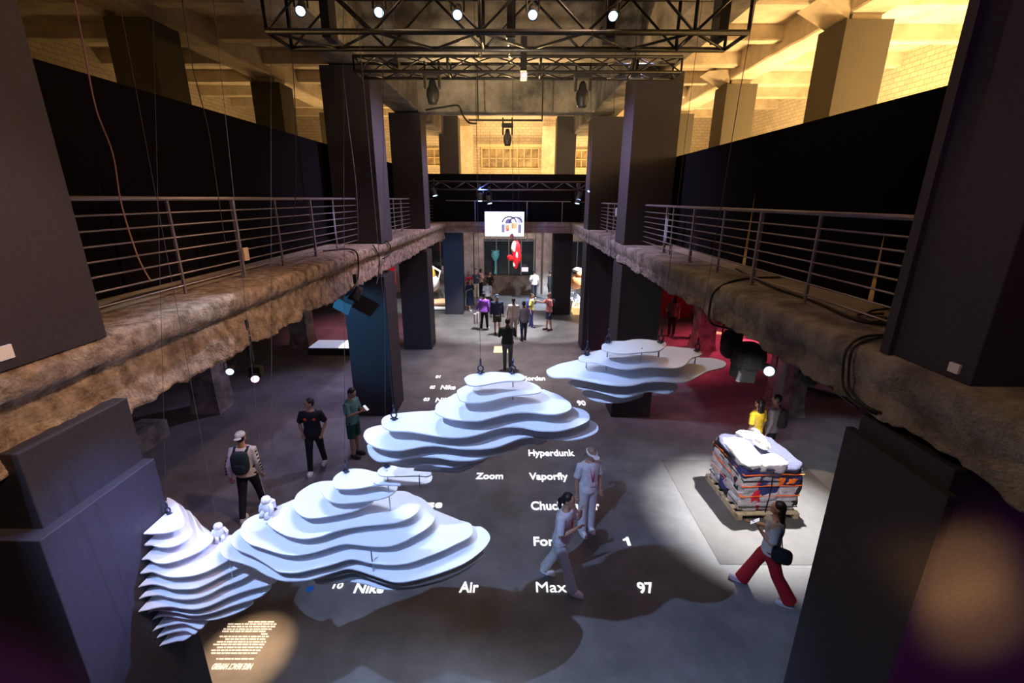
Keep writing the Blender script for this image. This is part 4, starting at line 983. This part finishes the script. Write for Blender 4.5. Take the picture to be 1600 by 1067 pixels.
cols = {'white': (.60, .59, .61), 'grey': (.42, .42, .46), 'lgrey': (.60, .59, .62), 'navy': (.035, .045, .19), 'black': (.02, .02, .026), 'red': (.75, .02, .05), 'orange': (.95, .22, .03), 'slate': (.05, .055, .10)}
GM = {k: mat('%s_garment_cloth' % k, v, .9, var=.12, scale=22, bump=.6, bscale=18) for k, v in cols.items()}
BH = 1.03
random.seed(3)
def lump(x0, x1, y0, y1, z0, z1, c, sd):
    b = MB().ell(((x0+x1)/2, (y0+y1)/2, (z0+z1)/2), ((x1-x0)/2, (y1-y0)/2, (z1-z0)/2), 34, e=.38)
    b.jitter(.05, 6, sd).jitter(.022, 18, sd+5)
    return b.build('garment', GM[c], t, smooth=True)
lay = [(0, .24, ['lgrey', 'lgrey', 'white']), (.19, .42, ['white', 'lgrey', 'lgrey']), (.37, .60, ['grey', 'navy', 'lgrey']), (.54, .78, ['lgrey', 'grey', 'navy']), (.72, .92, ['navy', 'slate', 'black'])]
ux = [0.02, .36, .72, 1.10]; sd = 0
for (z0, z1, cs) in lay:
    for i in range(3):
        for (y0, y1, alt) in ((.03, .48, None), (.42, .86, 1), (.80, 1.23, 1)):
            c = cs[i] if alt is None else random.choice(['navy', 'black', 'white', 'grey', 'lgrey', 'white'])
            sd += 1; lump(ux[i]-.03, ux[i+1]+.03, y0-.02, y1+.02, z0, z1, c, sd)
lump(.22, .40, .01, .12, .02, .62, 'red', 70); lump(.34, .5, .015, .10, .25, .7, 'navy', 71); lump(.66, .80, .0, .12, .60, .74, 'orange', 72); lump(.84, 1.0, .0, .1, .62, .74, 'orange', 73)
lump(-.02, .12, .1, .34, .38, .62, 'black', 74); lump(-.03, .1, .5, .8, .1, .4, 'navy', 75); lump(1.0, 1.14, .02, .2, .1, .9, 'black', 76)
lump(-.03, 1.15, -.01, 1.28, .86, .985, 'slate', 80); lump(-.02, .50, .02, 1.05, .86, 1.05, 'white', 81); lump(.25, .82, -.01, .38, .84, 1.05, 'white', 82); lump(.42, .95, 1.02, 1.26, .92, 1.05, 'white', 83)
for z in (.34, .56, .80):
    w_ = .02
    pts = [(.005, .005), (1.115, .005), (1.12, 1.245), (-.002, 1.245), (.005, .005)]
    b = MB()
    P2 = []
    for i in range(4):
        for k in range(8):
            u_ = k/8; x = pts[i][0]+(pts[i+1][0]-pts[i][0])*u_; y = pts[i][1]+(pts[i+1][1]-pts[i][1])*u_; P2.append((x, y, z+.02*math.sin(i*2+u_*3)))
    P2.append(P2[0])
    b.tube(P2, [(.02, .008)]*len(P2), 6).build('strap', mat('orange_strap', (1, .20, .03), .6) if z != .34 else mat('orange_strap', (1, .2, .03)), t)
for z in (.12, .68):
    b = MB(); pts = [(.003, .003, z), (1.117, .003, z-.01), (1.12, 1.247, z), (-.004, 1.247, z+.02), (.003, .003, z)]
    b.tube(pts, .011, 5).build('strap', mat('black_strap', (.01, .01, .01), .6), t)
MB().tube([(.52, .0, 0), (.54, -.01, .5), (.53, .0, .92)], .012, 5).build('strap', mat('black_strap', (.01, .01, .01)), t)
p = Matrix.Rotation(ang, 3, 'Z') @ Vector((.62, .62, 0)); 
t2 = thing('white_shoe', (A.x+p.x, A.y+p.y, BZ+1.045), 'chunky white shoe displayed on top of the strapped bale', 'shoe', rz=ang+.2)
MB().ell((0, 0, .045), (.11, .17, .045), 16, e=.6).build('sole', PLASTW, t2, smooth=True)
MB().ell((0, .04, .12), (.085, .12, .08), 16, e=.8).ell((0, -.08, .085), (.085, .09, .055), 14, e=.9).build('upper', mat('cream_white', (.85, .84, .78), .5), t2, smooth=True)
MB().box(-.05, .06, .10, .15, .11, .18).build('heel_label', mat('teal_label', (.05, .25, .25), .5), t2, bevel=.01)

# ------------------------------------------------------------------ people
def remesh(mb, vox, smooth_it=2):
    me = bpy.data.meshes.new('tmp'); me.from_pydata([tuple(p) for p in mb.v], [], mb.f); me.update()
    ob = bpy.data.objects.new('tmp', me); COL.objects.link(ob)
    r = ob.modifiers.new('r', 'REMESH'); r.mode = 'VOXEL'; r.voxel_size = vox; r.use_smooth_shade = True
    if smooth_it:
        s_ = ob.modifiers.new('s', 'SMOOTH'); s_.iterations = smooth_it; s_.factor = .5
    dg = bpy.context.evaluated_depsgraph_get()
    out = bpy.data.meshes.new_from_object(ob.evaluated_get(dg))
    bpy.data.objects.remove(ob)
    n = MB(); n.v = [tuple(v.co) for v in out.vertices]; n.f = [tuple(p.vertices) for p in out.polygons]
    bpy.data.meshes.remove(out)
    return n
SK = {'light': (.62, .38, .27), 'tan': (.48, .28, .18), 'brown': (.20, .105, .065), 'dark': (.09, .05, .035)}
ARMS = {  # elbow, wrist offsets from the shoulder, for the left side (+x); y negative = forward
 'down': ((.05, .03, -.28), (.06, -.03, -.53)), 'swingf': ((.05, -.10, -.26), (.04, -.27, -.45)), 'swingb': ((.05, .13, -.25), (.06, .12, -.50)),
 'phone': ((.04, -.05, -.27), (-.09, -.28, -.18)), 'chest': ((.07, -.02, -.27), (-.10, -.20, -.16)), 'reach': ((.04, -.20, -.16), (.02, -.44, -.06)),
 'hip': ((.12, .08, -.25), (.03, -.03, -.42)), 'carry': ((.10, .0, -.27), (.22, -.02, -.50)), 'face': ((.05, -.14, -.22), (-.06, -.20, .02)), 'pocket': ((.09, .05, -.26), (.02, -.04, -.46))}
def person(px, label, h=1.72, rot=180, stride=0., arms=('down', 'down'), skin='light', shirt=(.5, .5, .5), pants=(.05, .05, .07), shoes=(.8, .8, .8), hair=(.015, .012, .01),
           hairstyle='short', sleeve='short', legs='long', slim=1.0, flare=.0, head=0, nod=0, vox=.012, lean=0, pantw=0., extra=(), at=None, z0=0):
    g = Vector(at) if at is not None else onz(px[0], px[1], z0)
    t = thing('person', g, label, 'person', rz=math.radians(rot)); t.scale = (h/1.75,)*3
    sk = mat('%s_skin' % skin, SK[skin], .55)
    def cm(kind, c, **k): return mat('%s_%02x%02x%02x' % (kind, int(c[0]*255), int(c[1]*255), int(c[2]*255)), c, k.get('r', .85), var=.12, scale=14, bump=.25, bscale=10)
    a = stride
    legp = []
    for sx, sg in ((-1, 1), (1, -1)):
        hp = Vector((sx*.088, 0, .92)); al = a*sg
        back = al < 0
        kn = hp+Vector((sx*.01, -math.sin(al+.06*abs(a))*.43, -math.cos(al)*.43))
        be = al-(.55*abs(a) if back else .05*abs(a))-(.0)
        an = kn+Vector((0, -math.sin(be)*.42, -math.cos(be)*.42))
        legp.append([hp, kn, an, back])
    mz = min(l[2].z for l in legp)-.075
    for l in legp:
        for k in range(3): l[k] = l[k]-Vector((0, 0, mz))
    dz = -mz
    def L(z): return -lean*max(0, z-.95)   # forward lean displacement
    def T(x, y, z): return Vector((x, y+L(z), z+dz))
    body = MB(); n = 20
    def torso(infl, zlo, zhi, fl=0.0, top=True, w=slim):
        R_ = [(.86, .158, .105), (.93, .166, .112), (1.0, .158, .105), (1.08, .142, .096), (1.18, .146, .10), (1.28, .160, .108), (1.37, .172, .105), (1.425, .150, .088), (1.455, .085, .066), (1.49, .055, .055)]
        out = []
        for z, rx, ry in R_:
            if z < zlo-.001 or z > zhi+.001: continue
            k = max(0, 1.25-z)*fl
            out.append((0, L(z), z+dz, rx*w+infl+k, ry*w+infl+k*.8))
        return out
    body.rings(torso(0, .86, 1.49)+[(0, L(1.53)-.006, 1.53+dz, .052, .054), (0, L(1.58)-.01, 1.58+dz, .052, .058)], n)
    hc = T(0, -.018-nod*.06, 1.635-nod*.015)
    HM = Matrix.Rotation(math.radians(head), 3, 'Z') @ Matrix.Rotation(nod*.6, 3, 'X')
    hd = lambda x, y, z: hc+HM @ Vector((x, y, z))
    def hell(c, r, nn=14): body.ell(hd(*c), r, nn, mtx=HM)
    hell((0, .008, .015), (.076, .094, .098)); hell((0, -.022, -.045), (.056, .068, .068)); hell((0, -.098, -.012), (.013, .02, .022), 8)
    hell((-.077, .01, -.01), (.012, .02, .03), 8); hell((.077, .01, -.01), (.012, .02, .03), 8); hell((0, -.078, -.075), (.026, .02, .018), 8)
    for hp, kn, an, bk in legp:
        body.tube([hp+Vector((0, 0, .04)), hp-Vector((0, 0, .06)), hp.lerp(kn, .5), kn, kn.lerp(an, .35), kn.lerp(an, .8), an, an-Vector((0, 0, .03))], [.088, .086, .072, .054, .056, .038, .036, .036], 12)
        body.ell(an+Vector((0, -.05, -.035)), (.042, .12, .035), 10)
    hands = MB(); shp = []
    for sx, ar in ((-1, arms[0]), (1, arms[1])):
        e, w_ = ARMS[ar]
        sh = T(sx*.175*slim, .0, 1.40); el = sh+Vector((sx*e[0], e[1], e[2])); wr = sh+Vector((sx*w_[0], w_[1], w_[2]))
        shp.append((sh, el, wr, sx))
        body.tube([sh+Vector((-sx*.05, 0, .0)), sh, sh.lerp(el, .5), el, el.lerp(wr, .4), wr], [.045, .053, .043, .036, .036, .025], 12)
        d = (wr-el).normalized(); side = d.cross(Vector((0, 1, 0.01)) if abs(d.y) < .8 else Vector((0, 0, 1))).normalized(); nrm = d.cross(side).normalized()
        M3 = Matrix((side, nrm, d)).transposed()
        body.ell(wr+d*.045, (.036, .017, .05), 10, mtx=M3)
        for k, (o_, ln) in enumerate(((-.027, .062), (-.010, .074), (.008, .070), (.025, .055))):
            b0 = wr+d*.082+side*o_; hands.tube([b0, b0+d*ln*.5+nrm*.006, b0+d*ln*.85+nrm*.022], [.0085, .008, .0065], 6)
        b0 = wr+d*.03-side*.03; hands.tube([b0, b0+d*.03-side*.02, b0+d*.06-side*.022+nrm*.01], [.011, .0095, .008], 6)
    rb = remesh(body, vox); rb.add(hands.v, hands.f)
    rb.build('body', sk, t, smooth=True)
    # eyes, brows, mouth
    if vox <= .013:
        for ex in (-1, 1):
            MB().ell(hd(ex*.030, -.083, .008), (.011, .008, .007), 8).build('eye', mat('eye_dark', (.03, .02, .02), .3), t, smooth=True)
        MB().tube([hd(-.02, -.094, -.052), hd(0, -.1, -.054), hd(.02, -.094, -.052)], .005, 5).build('mouth', mat('lip', (.35, .12, .11), .5), t)
    # trousers
    def ext(k, i): return legp[k][i]
    tr = MB().rings([(0, L(z), z+dz, rx*slim+.014, ry*slim+.014) for z, rx, ry in ((.84, .155, .105), (.90, .164, .112), (.96, .162, .110), (1.02, .155, .104))], n)
    for hp, kn, an, bk in legp:
        e_ = an if legs == 'long' else kn+(an-kn)*.02
        if legs == 'shorts': e_ = hp.lerp(kn, .92)
        P = [hp+Vector((0, 0, .03)), hp-Vector((0, 0, .07))]; rr = [.10, .104]
        if legs == 'long': P += [hp.lerp(kn, .5), kn, kn.lerp(an, .5), an+Vector((0, 0, -.01))]; rr += [.088+pantw*.3, .070+pantw*.6, .063+pantw, .056+pantw*1.5]
        else: P += [hp.lerp(kn, .5), e_]; rr += [.096, .092+pantw]
        tr.tube(P, rr, 14)
    if legs == 'skirt':
        tr.rings([(0, 0, .98+dz, .16, .12), (0, 0, .7+dz, .2, .17), (0, 0, .34+dz, .24, .22)], n)
    remesh(tr, vox).build('skirt' if legs == 'skirt' else ('shorts' if legs == 'shorts' else 'trousers'), cm('trouser_cloth', pants), t, smooth=True)
    # shirt
    zl = .93
    tp = MB().rings([(0, L(zl-.05), zl-.05+dz, .172*slim+.02+flare*.35, .118*slim+.02+flare*.3)]+torso(.022, zl, 1.455, flare), n)
    for sh, el, wr, sx in shp:
        if sleeve == 'none': continue
        k = {'short': .85, 'long': None}[sleeve]
        if k: tp.tube([sh+Vector((-sx*.07, 0, .005)), sh+Vector((0, 0, .004)), sh.lerp(el, k)], [.055, .069, .066+flare*.2], 12)
        else: tp.tube([sh+Vector((-sx*.07, 0, .005)), sh+Vector((0, 0, .004)), sh.lerp(el, .5), el, el.lerp(wr, .5), el.lerp(wr, .96)], [.055, .068, .058+flare*.1, .05+flare*.1, .045+flare*.1, .038+flare*.1], 12)
    rs = remesh(tp, vox)
    rs.jitter(.006, 9, px[0] if px else 1)
    rs.build('top', cm('top_cloth', shirt), t, smooth=True)
    # shoes
    for hp, kn, an, bk in legp:
        fl = an.z < .12
        M3 = Matrix.Identity(3) if fl else Matrix.Rotation(.5, 3, 'X')
        c0 = Vector((an.x, an.y, an.z-.078 if not fl else 0))
        b = MB().ell(Vector((0, -.055, .045)), (.048, .135, .05), 14, e=.75).ell(Vector((0, .01, .075)), (.042, .06, .045), 10)
        b.v = [tuple(c0+M3 @ Vector((p[0], p[1], max(0, p[2])))) for p in b.v]
        so = b.build('shoe', cm('shoe', shoes, r=.5), t, smooth=True)
        b = MB().ell(Vector((0, -.055, .012)), (.052, .14, .014), 14, e=.7); b.v = [tuple(c0+M3 @ Vector((p[0], p[1], max(0, p[2])))) for p in b.v]
        b.build('sole', cm('sole', tuple(min(1, x*.8+.05) for x in shoes)), so, smooth=True)
    # hair
    hm = cm('hair', hair, r=.5)
    hb = MB()
    def hh_(c, r, nn=14): hb.ell(hd(*c), r, nn, mtx=HM)
    if hairstyle != 'bald':
        hh_((0, .022, .038), (.084, .092, .086)); hh_((0, .045, -.005), (.078, .066, .075))
        if hairstyle in ('long', 'ponytail'): hh_((0, .05, .01), (.086, .07, .09))
        if hairstyle == 'long':
            hb.tube([hd(0, .05, .0), hd(0, .075, -.12), hd(0, .085, -.26), hd(0, .07, -.36)], [(.085, .055), (.10, .05), (.095, .045), (.06, .03)], 12)
        if hairstyle == 'ponytail':
            hb.tube([hd(0, .10, .02), hd(0, .15, -.04), hd(0, .15, -.16), hd(0, .13, -.25)], [.025, .035, .032, .012], 10)
        if hairstyle == 'bob': hh_((0, .04, -.04), (.092, .075, .10))
        o_ = remesh(hb, vox).build('hair', hm, t, smooth=True)
    for ex in extra:
        k = ex[0]; c = ex[1] if len(ex) > 1 else (.02, .02, .02)
        if k == 'cap':
            b = MB().ell(hd(0, .012, .055), (.088, .102, .072), 16, mtx=HM, zmin=None)
            b.v = [p if (HM.inverted() @ (Vector(p)-hc)).z > .02 else tuple(hc+HM @ Vector(((HM.inverted() @ (Vector(p)-hc)).x, (HM.inverted() @ (Vector(p)-hc)).y, .02))) for p in b.v]
            co = b.build('cap', cm('cap', c), t, smooth=True)
            MB().ell(hd(0, (-.125 if len(ex) < 3 else ex[2]), .032), (.065, .06, .008), 14, mtx=HM).build('cap_brim', cm('cap', c), co, smooth=True)
        if k == 'visor':
            b = MB(); b.tube([hd(.088*math.cos(q), .015+.098*math.sin(q), .035) for q in np.linspace(0, 2*PI, 20)], [(.012, .022)]*20, 6)
            b.ell(hd(0, -.115, .03), (.065, .05, .008), 12, mtx=HM).build('visor', cm('cap', c), t, smooth=True)
        if k == 'backpack':
            b = MB().ell(T(0, .175, 1.22), (.145, .085, .22), 16, e=.55).ell(T(0, .235, 1.12), (.11, .04, .11), 12, e=.6)
            bo = b.build('backpack', cm('pack', c), t, smooth=True)
            for sx in (-1, 1): MB().tube([T(sx*.10, .13, 1.40), T(sx*.11, .02, 1.462), T(sx*.115, -.10, 1.40), T(sx*.13, -.135, 1.22), T(sx*.15, .06, 1.05)], [(.026, .01)]*5, 6).build('strap', cm('pack', c), bo, smooth=True)
        if k == 'lanyard':
            b = MB().tube([T(-.05, -.03, 1.475), T(-.045, -.115, 1.38), T(0, -.145, 1.12)], .008, 5).tube([T(.05, -.03, 1.475), T(.045, -.115, 1.38), T(0, -.145, 1.12)], .008, 5)
            lo = b.build('lanyard', cm('lanyard', c), t); MB().box(-.05, .05, -.155+L(1.1), -.147+L(1.1), 1.04+dz, 1.12+dz).build('badge', PLASTW, lo)
        if k == 'phone':
            wr = shp[1][2]+(shp[1][2]-shp[1][1]).normalized()*.10
            MB().obox(Matrix.Translation(wr+Vector((0, -.01, .03))) @ Matrix.Rotation(-.8, 4, 'X'), .072, .009, .145).build('phone', mat('phone', (.6, .62, .66), .3, emit=(.8, .85, 1), es=.7), t)
        if k == 'bag':   # carried paper bag, right-hand side of the figure = index 0
            wr = shp[1][2]
            bo = MB().box(wr.x-.06, wr.x+.06, wr.y-.20, wr.y+.20, wr.z-.62, wr.z-.14).build('carrier_bag', cm('paper', c), t, bevel=.01)
            MB().tube([(wr.x, wr.y-.1, wr.z-.15), (wr.x, wr.y-.06, wr.z-.03), (wr.x, wr.y+.06, wr.z-.03), (wr.x, wr.y+.1, wr.z-.15)], .006, 5).build('bag_handle', cm('paper', c), bo)
        if k == 'shoulderbag':
            bo = MB().ell(T(.20, .13, .98), (.07, .14, .12), 14, e=.6).build('shoulder_bag', cm('pack', c), t, smooth=True)
            MB().tube([T(.20, .13, 1.07), T(.17, .08, 1.3), T(.10, .0, 1.475), T(.18, -.05, 1.25), T(.22, .02, 1.07)], .008, 5).build('strap', cm('pack', c), bo)
        if k == 'sidestripe':
            for i_, (hp, kn, an, bk) in enumerate(legp):
                sx = -1 if i_ == 0 else 1
                MB().tube([hp+Vector((sx*.100, 0, -.05)), hp.lerp(kn, .5)+Vector((sx*.090, 0, 0)), kn+Vector((sx*.073, 0, 0)), kn.lerp(an, .5)+Vector((sx*.066, 0, 0)), an+Vector((sx*.058, 0, .02))], .0085, 5).build('trouser_stripe', cm('stripe', c), t)
        if k == 'sleeve_bars':
            for sh, el, wr, sx in shp:
                for q in (.15, .4, .65, .9, 1.15, 1.4, 1.65):
                    p_ = sh.lerp(el, q) if q < 1 else el.lerp(wr, q-1)
                    MB().ell(p_+Vector((sx*.05, .02, 0)), (.014, .035, .016), 8).build('sleeve_bar', cm('stripe', c), t)
        if k == 'chest_print':
            for sx in (-1, 1):
                b = MB().ell(T(sx*.075, -.112, 1.30), (.05, .016, .042), 12); b.jitter(.012, 30, 3); b.build('chest_print', cm('print', c), t)
        if k == 'shirt_tail':
            MB().rings([(0, 0, .82+dz, .176, .125), (0, 0, .92+dz, .182, .13)], 20).build('shirt_tail', cm('top', c), t)
    return t
BLK = (.012, .012, .016)
person((398, 801), 'person in a white cap, white patterned top and black backpack walking away at left', 1.76, 188, .26, ('down', 'swingb'), 'light', (.80, .83, .84), (.012, .014, .03), (.75, .82, .82), sleeve='long', vox=.010,
       extra=(('cap', (.78, .82, .82), .13), ('backpack', (.015, .035, .05)), ('sidestripe', (.7, .75, .75)), ('sleeve_bars', BLK)))
person((497, 732), 'person in a black top with orange chest prints and white shoes looking to the side', 1.74, 8, .24, ('pocket', 'pocket'), 'tan', (.012, .013, .022), (.010, .012, .02), (.85, .85, .85), head=-55, slim=1.06, vox=.010,
       extra=(('chest_print', (.9, .08, .02)), ('sidestripe', (.75, .75, .7))))
person((557, 712), 'person in a green tee and dark green shorts looking down at a phone', 1.74, 72, .0, ('phone', 'phone'), 'tan', (.10, .26, .24), (.015, .07, .05), (.02, .015, .02), legs='shorts', nod=.8, vox=.010, extra=(('phone',),))
person((793, 575), 'person in a dark green top standing with back turned beyond the centre sculpture', 1.84, 184, .08, ('chest', 'chest'), 'brown', (.012, .03, .012), (.10, .11, .11), (.05, .03, .03), hair=(.03, .018, .012), sleeve='long', slim=1.16)
person((757, 515), 'person in a loose purple top carrying a white bag', 1.74, 160, .15, ('down', 'carry'), 'tan', (.34, .11, .68), (.01, .01, .015), (.8, .85, .8), sleeve='long', flare=.16, slim=1.1,
       extra=(('bag', (.82, .78, .78)), ('cap', (.04, .04, .07))))
person((777, 521), 'person in a navy sweater, cap and dark shorts facing the camera', 1.80, 8, .10, ('down', 'down'), 'light', (.03, .05, .12), (.05, .055, .045), (.05, .03, .04), sleeve='long', legs='shorts', slim=1.15, extra=(('cap', (.06, .09, .18)), ('shirt_tail', (.8, .8, .85))))
person((802, 526), 'person in a white tee and pale trousers seen from behind, right of the navy sweater', 1.74, 176, .06, ('down', 'down'), 'tan', (.72, .68, .68), (.48, .43, .42), (.1, .06, .05), slim=1.1, hair=(.05, .03, .02))
person((818, 532), 'person in a long blue-grey shirt and jeans seen from behind', 1.72, 205, .05, ('down', 'down'), 'brown', (.30, .31, .42), (.03, .06, .13), (.02, .02, .03), sleeve='long', extra=(('shirt_tail', (.30, .31, .42)),))
person((830, 511), 'slim young person in a yellow vest with a blue backpack', 1.62, 70, .10, ('down', 'face'), 'tan', (.85, .82, .22), (.03, .04, .20), (.06, .06, .2), slim=.9, extra=(('backpack', (.05, .07, .35)),))
person((857, 516), 'person in a salmon-pink shirt and navy shorts pointing to the left', 1.78, 285, .08, ('reach', 'down'), 'light', (.88, .30, .30), (.03, .05, .12), (.10, .03, .03), legs='shorts', hair=(.18, .15, .14), slim=1.08, extra=(('backpack', (.02, .02, .03)),))
person((735, 485), 'person in black with a long skirt and white shoes beside the dark left column', 1.70, 30, .18, ('chest', 'down'), 'tan', (.012, .012, .016), (.012, .014, .045), (.75, .7, .7), hairstyle='bob', legs='skirt')
person((762, 488), 'person in a grey tee standing behind the purple top', 1.74, 200, .05, ('down', 'phone'), 'tan', (.32, .32, .34), (.02, .02, .03), (.1, .1, .1))
person((734, 468), 'person in a red top half hidden behind the one in black', 1.68, 20, .0, ('chest', 'chest'), 'tan', (.35, .02, .03), BLK, BLK, hairstyle='long')
person((745, 457), 'person in yellow trousers standing far back at left', 1.78, 10, .05, ('down', 'chest'), 'light', (.05, .05, .09), (.72, .60, .36), (.3, .2, .1), vox=.016, at=(onY(744, 440, 27.6).x, 27.6, 0))
person((752, 463), 'person in a peach top and black trousers far back at left', 1.72, 120, .05, ('chest', 'chest'), 'tan', (.80, .48, .40), BLK, BLK, vox=.016, hairstyle='bob')
person((766, 470), 'person dressed all in black standing far back in the middle', 1.74, 40, .0, ('phone', 'phone'), 'tan', BLK, BLK, BLK, sleeve='long', vox=.016)
person((834, 462), 'person in a white shirt and dark trousers far back, right of the display window', 1.76, 190, .12, ('down', 'hip'), 'tan', (.75, .72, .78), (.02, .02, .04), (.7, .7, .7), vox=.016, at=(onY(835, 440, 27.4).x, 27.4, 0))
person((859, 457), 'person in black standing at the edge of the right dark column', 1.76, 240, .10, ('down', 'down'), 'brown', BLK, BLK, (.5, .5, .5), sleeve='long', vox=.016, at=(onY(859, 440, 27.2).x, 27.2, 0))
person((963, 452), 'person in a blue shirt seen through the gap between two right columns', 1.70, 90, .0, ('down', 'down'), 'tan', (.05, .28, .75), BLK, BLK, vox=.016, at=(onY(963, 440, 24.5).x, 24.5, 0))
person((1048, 525), 'dark-haired person in an olive shirt with a bag on the red-lit floor', 1.82, 170, .08, ('down', 'hip'), 'tan', (.14, .12, .09), BLK, (.2, .1, .1), hairstyle='long', extra=(('shoulderbag', BLK),))
person((1083, 529), 'person silhouetted in black on the red-lit floor', 1.82, 200, .18, ('down', 'hip'), 'brown', BLK, BLK, BLK, sleeve='long')
person((915, 829), 'person in a white visor, white tee and white trousers with a badge', 1.74, 18, .03, ('down', 'down'), 'tan', (.72, .76, .80), (.62, .68, .70), (.85, .85, .85), hair=(.30, .22, .15), hairstyle='ponytail', pantw=.018, nod=.6, head=15, vox=.010,
       extra=(('visor', (.9, .9, .9)), ('lanyard', (.6, .04, .08))))
person((874, 911), 'person with a dark ponytail in white tee and trousers hurrying right', 1.72, 62, .30, ('chest', 'face'), 'tan', (.72, .74, .80), (.55, .57, .60), (.8, .78, .78), hairstyle='ponytail', pantw=.02, vox=.010, lean=.12, extra=(('lanyard', (.7, .03, .05)),))
person((1190, 926), 'long-haired person in a white tee and flared red trousers striding left', 1.70, 242, .36, ('phone', 'chest'), 'tan', (.55, .55, .55), (.42, .008, .02), (.6, .5, .55), hairstyle='long', pantw=.035, vox=.010, extra=(('shoulderbag', (.015, .015, .018)), ('phone',)))
person((1188, 722), 'person in a yellow tee with long dark hair behind the bale', 1.66, 205, .0, ('down', 'down'), 'tan', (.85, .58, .03), BLK, BLK, hairstyle='long', at=(onz(1187, 634, 1.5).x, onz(1187, 634, 1.5).y, 0), vox=.010, extra=(('shoulderbag', (.25, .24, .28)),))
person((1212, 722), 'person in a grey and black jacket beside the yellow tee behind the bale', 1.72, 225, .0, ('down', 'down'), 'tan', (.20, .18, .20), BLK, BLK, sleeve='long', at=(onz(1214, 628, 1.55).x, onz(1214, 628, 1.55).y, 0), vox=.010, slim=1.1, extra=(('backpack', (.015, .013, .015)),))
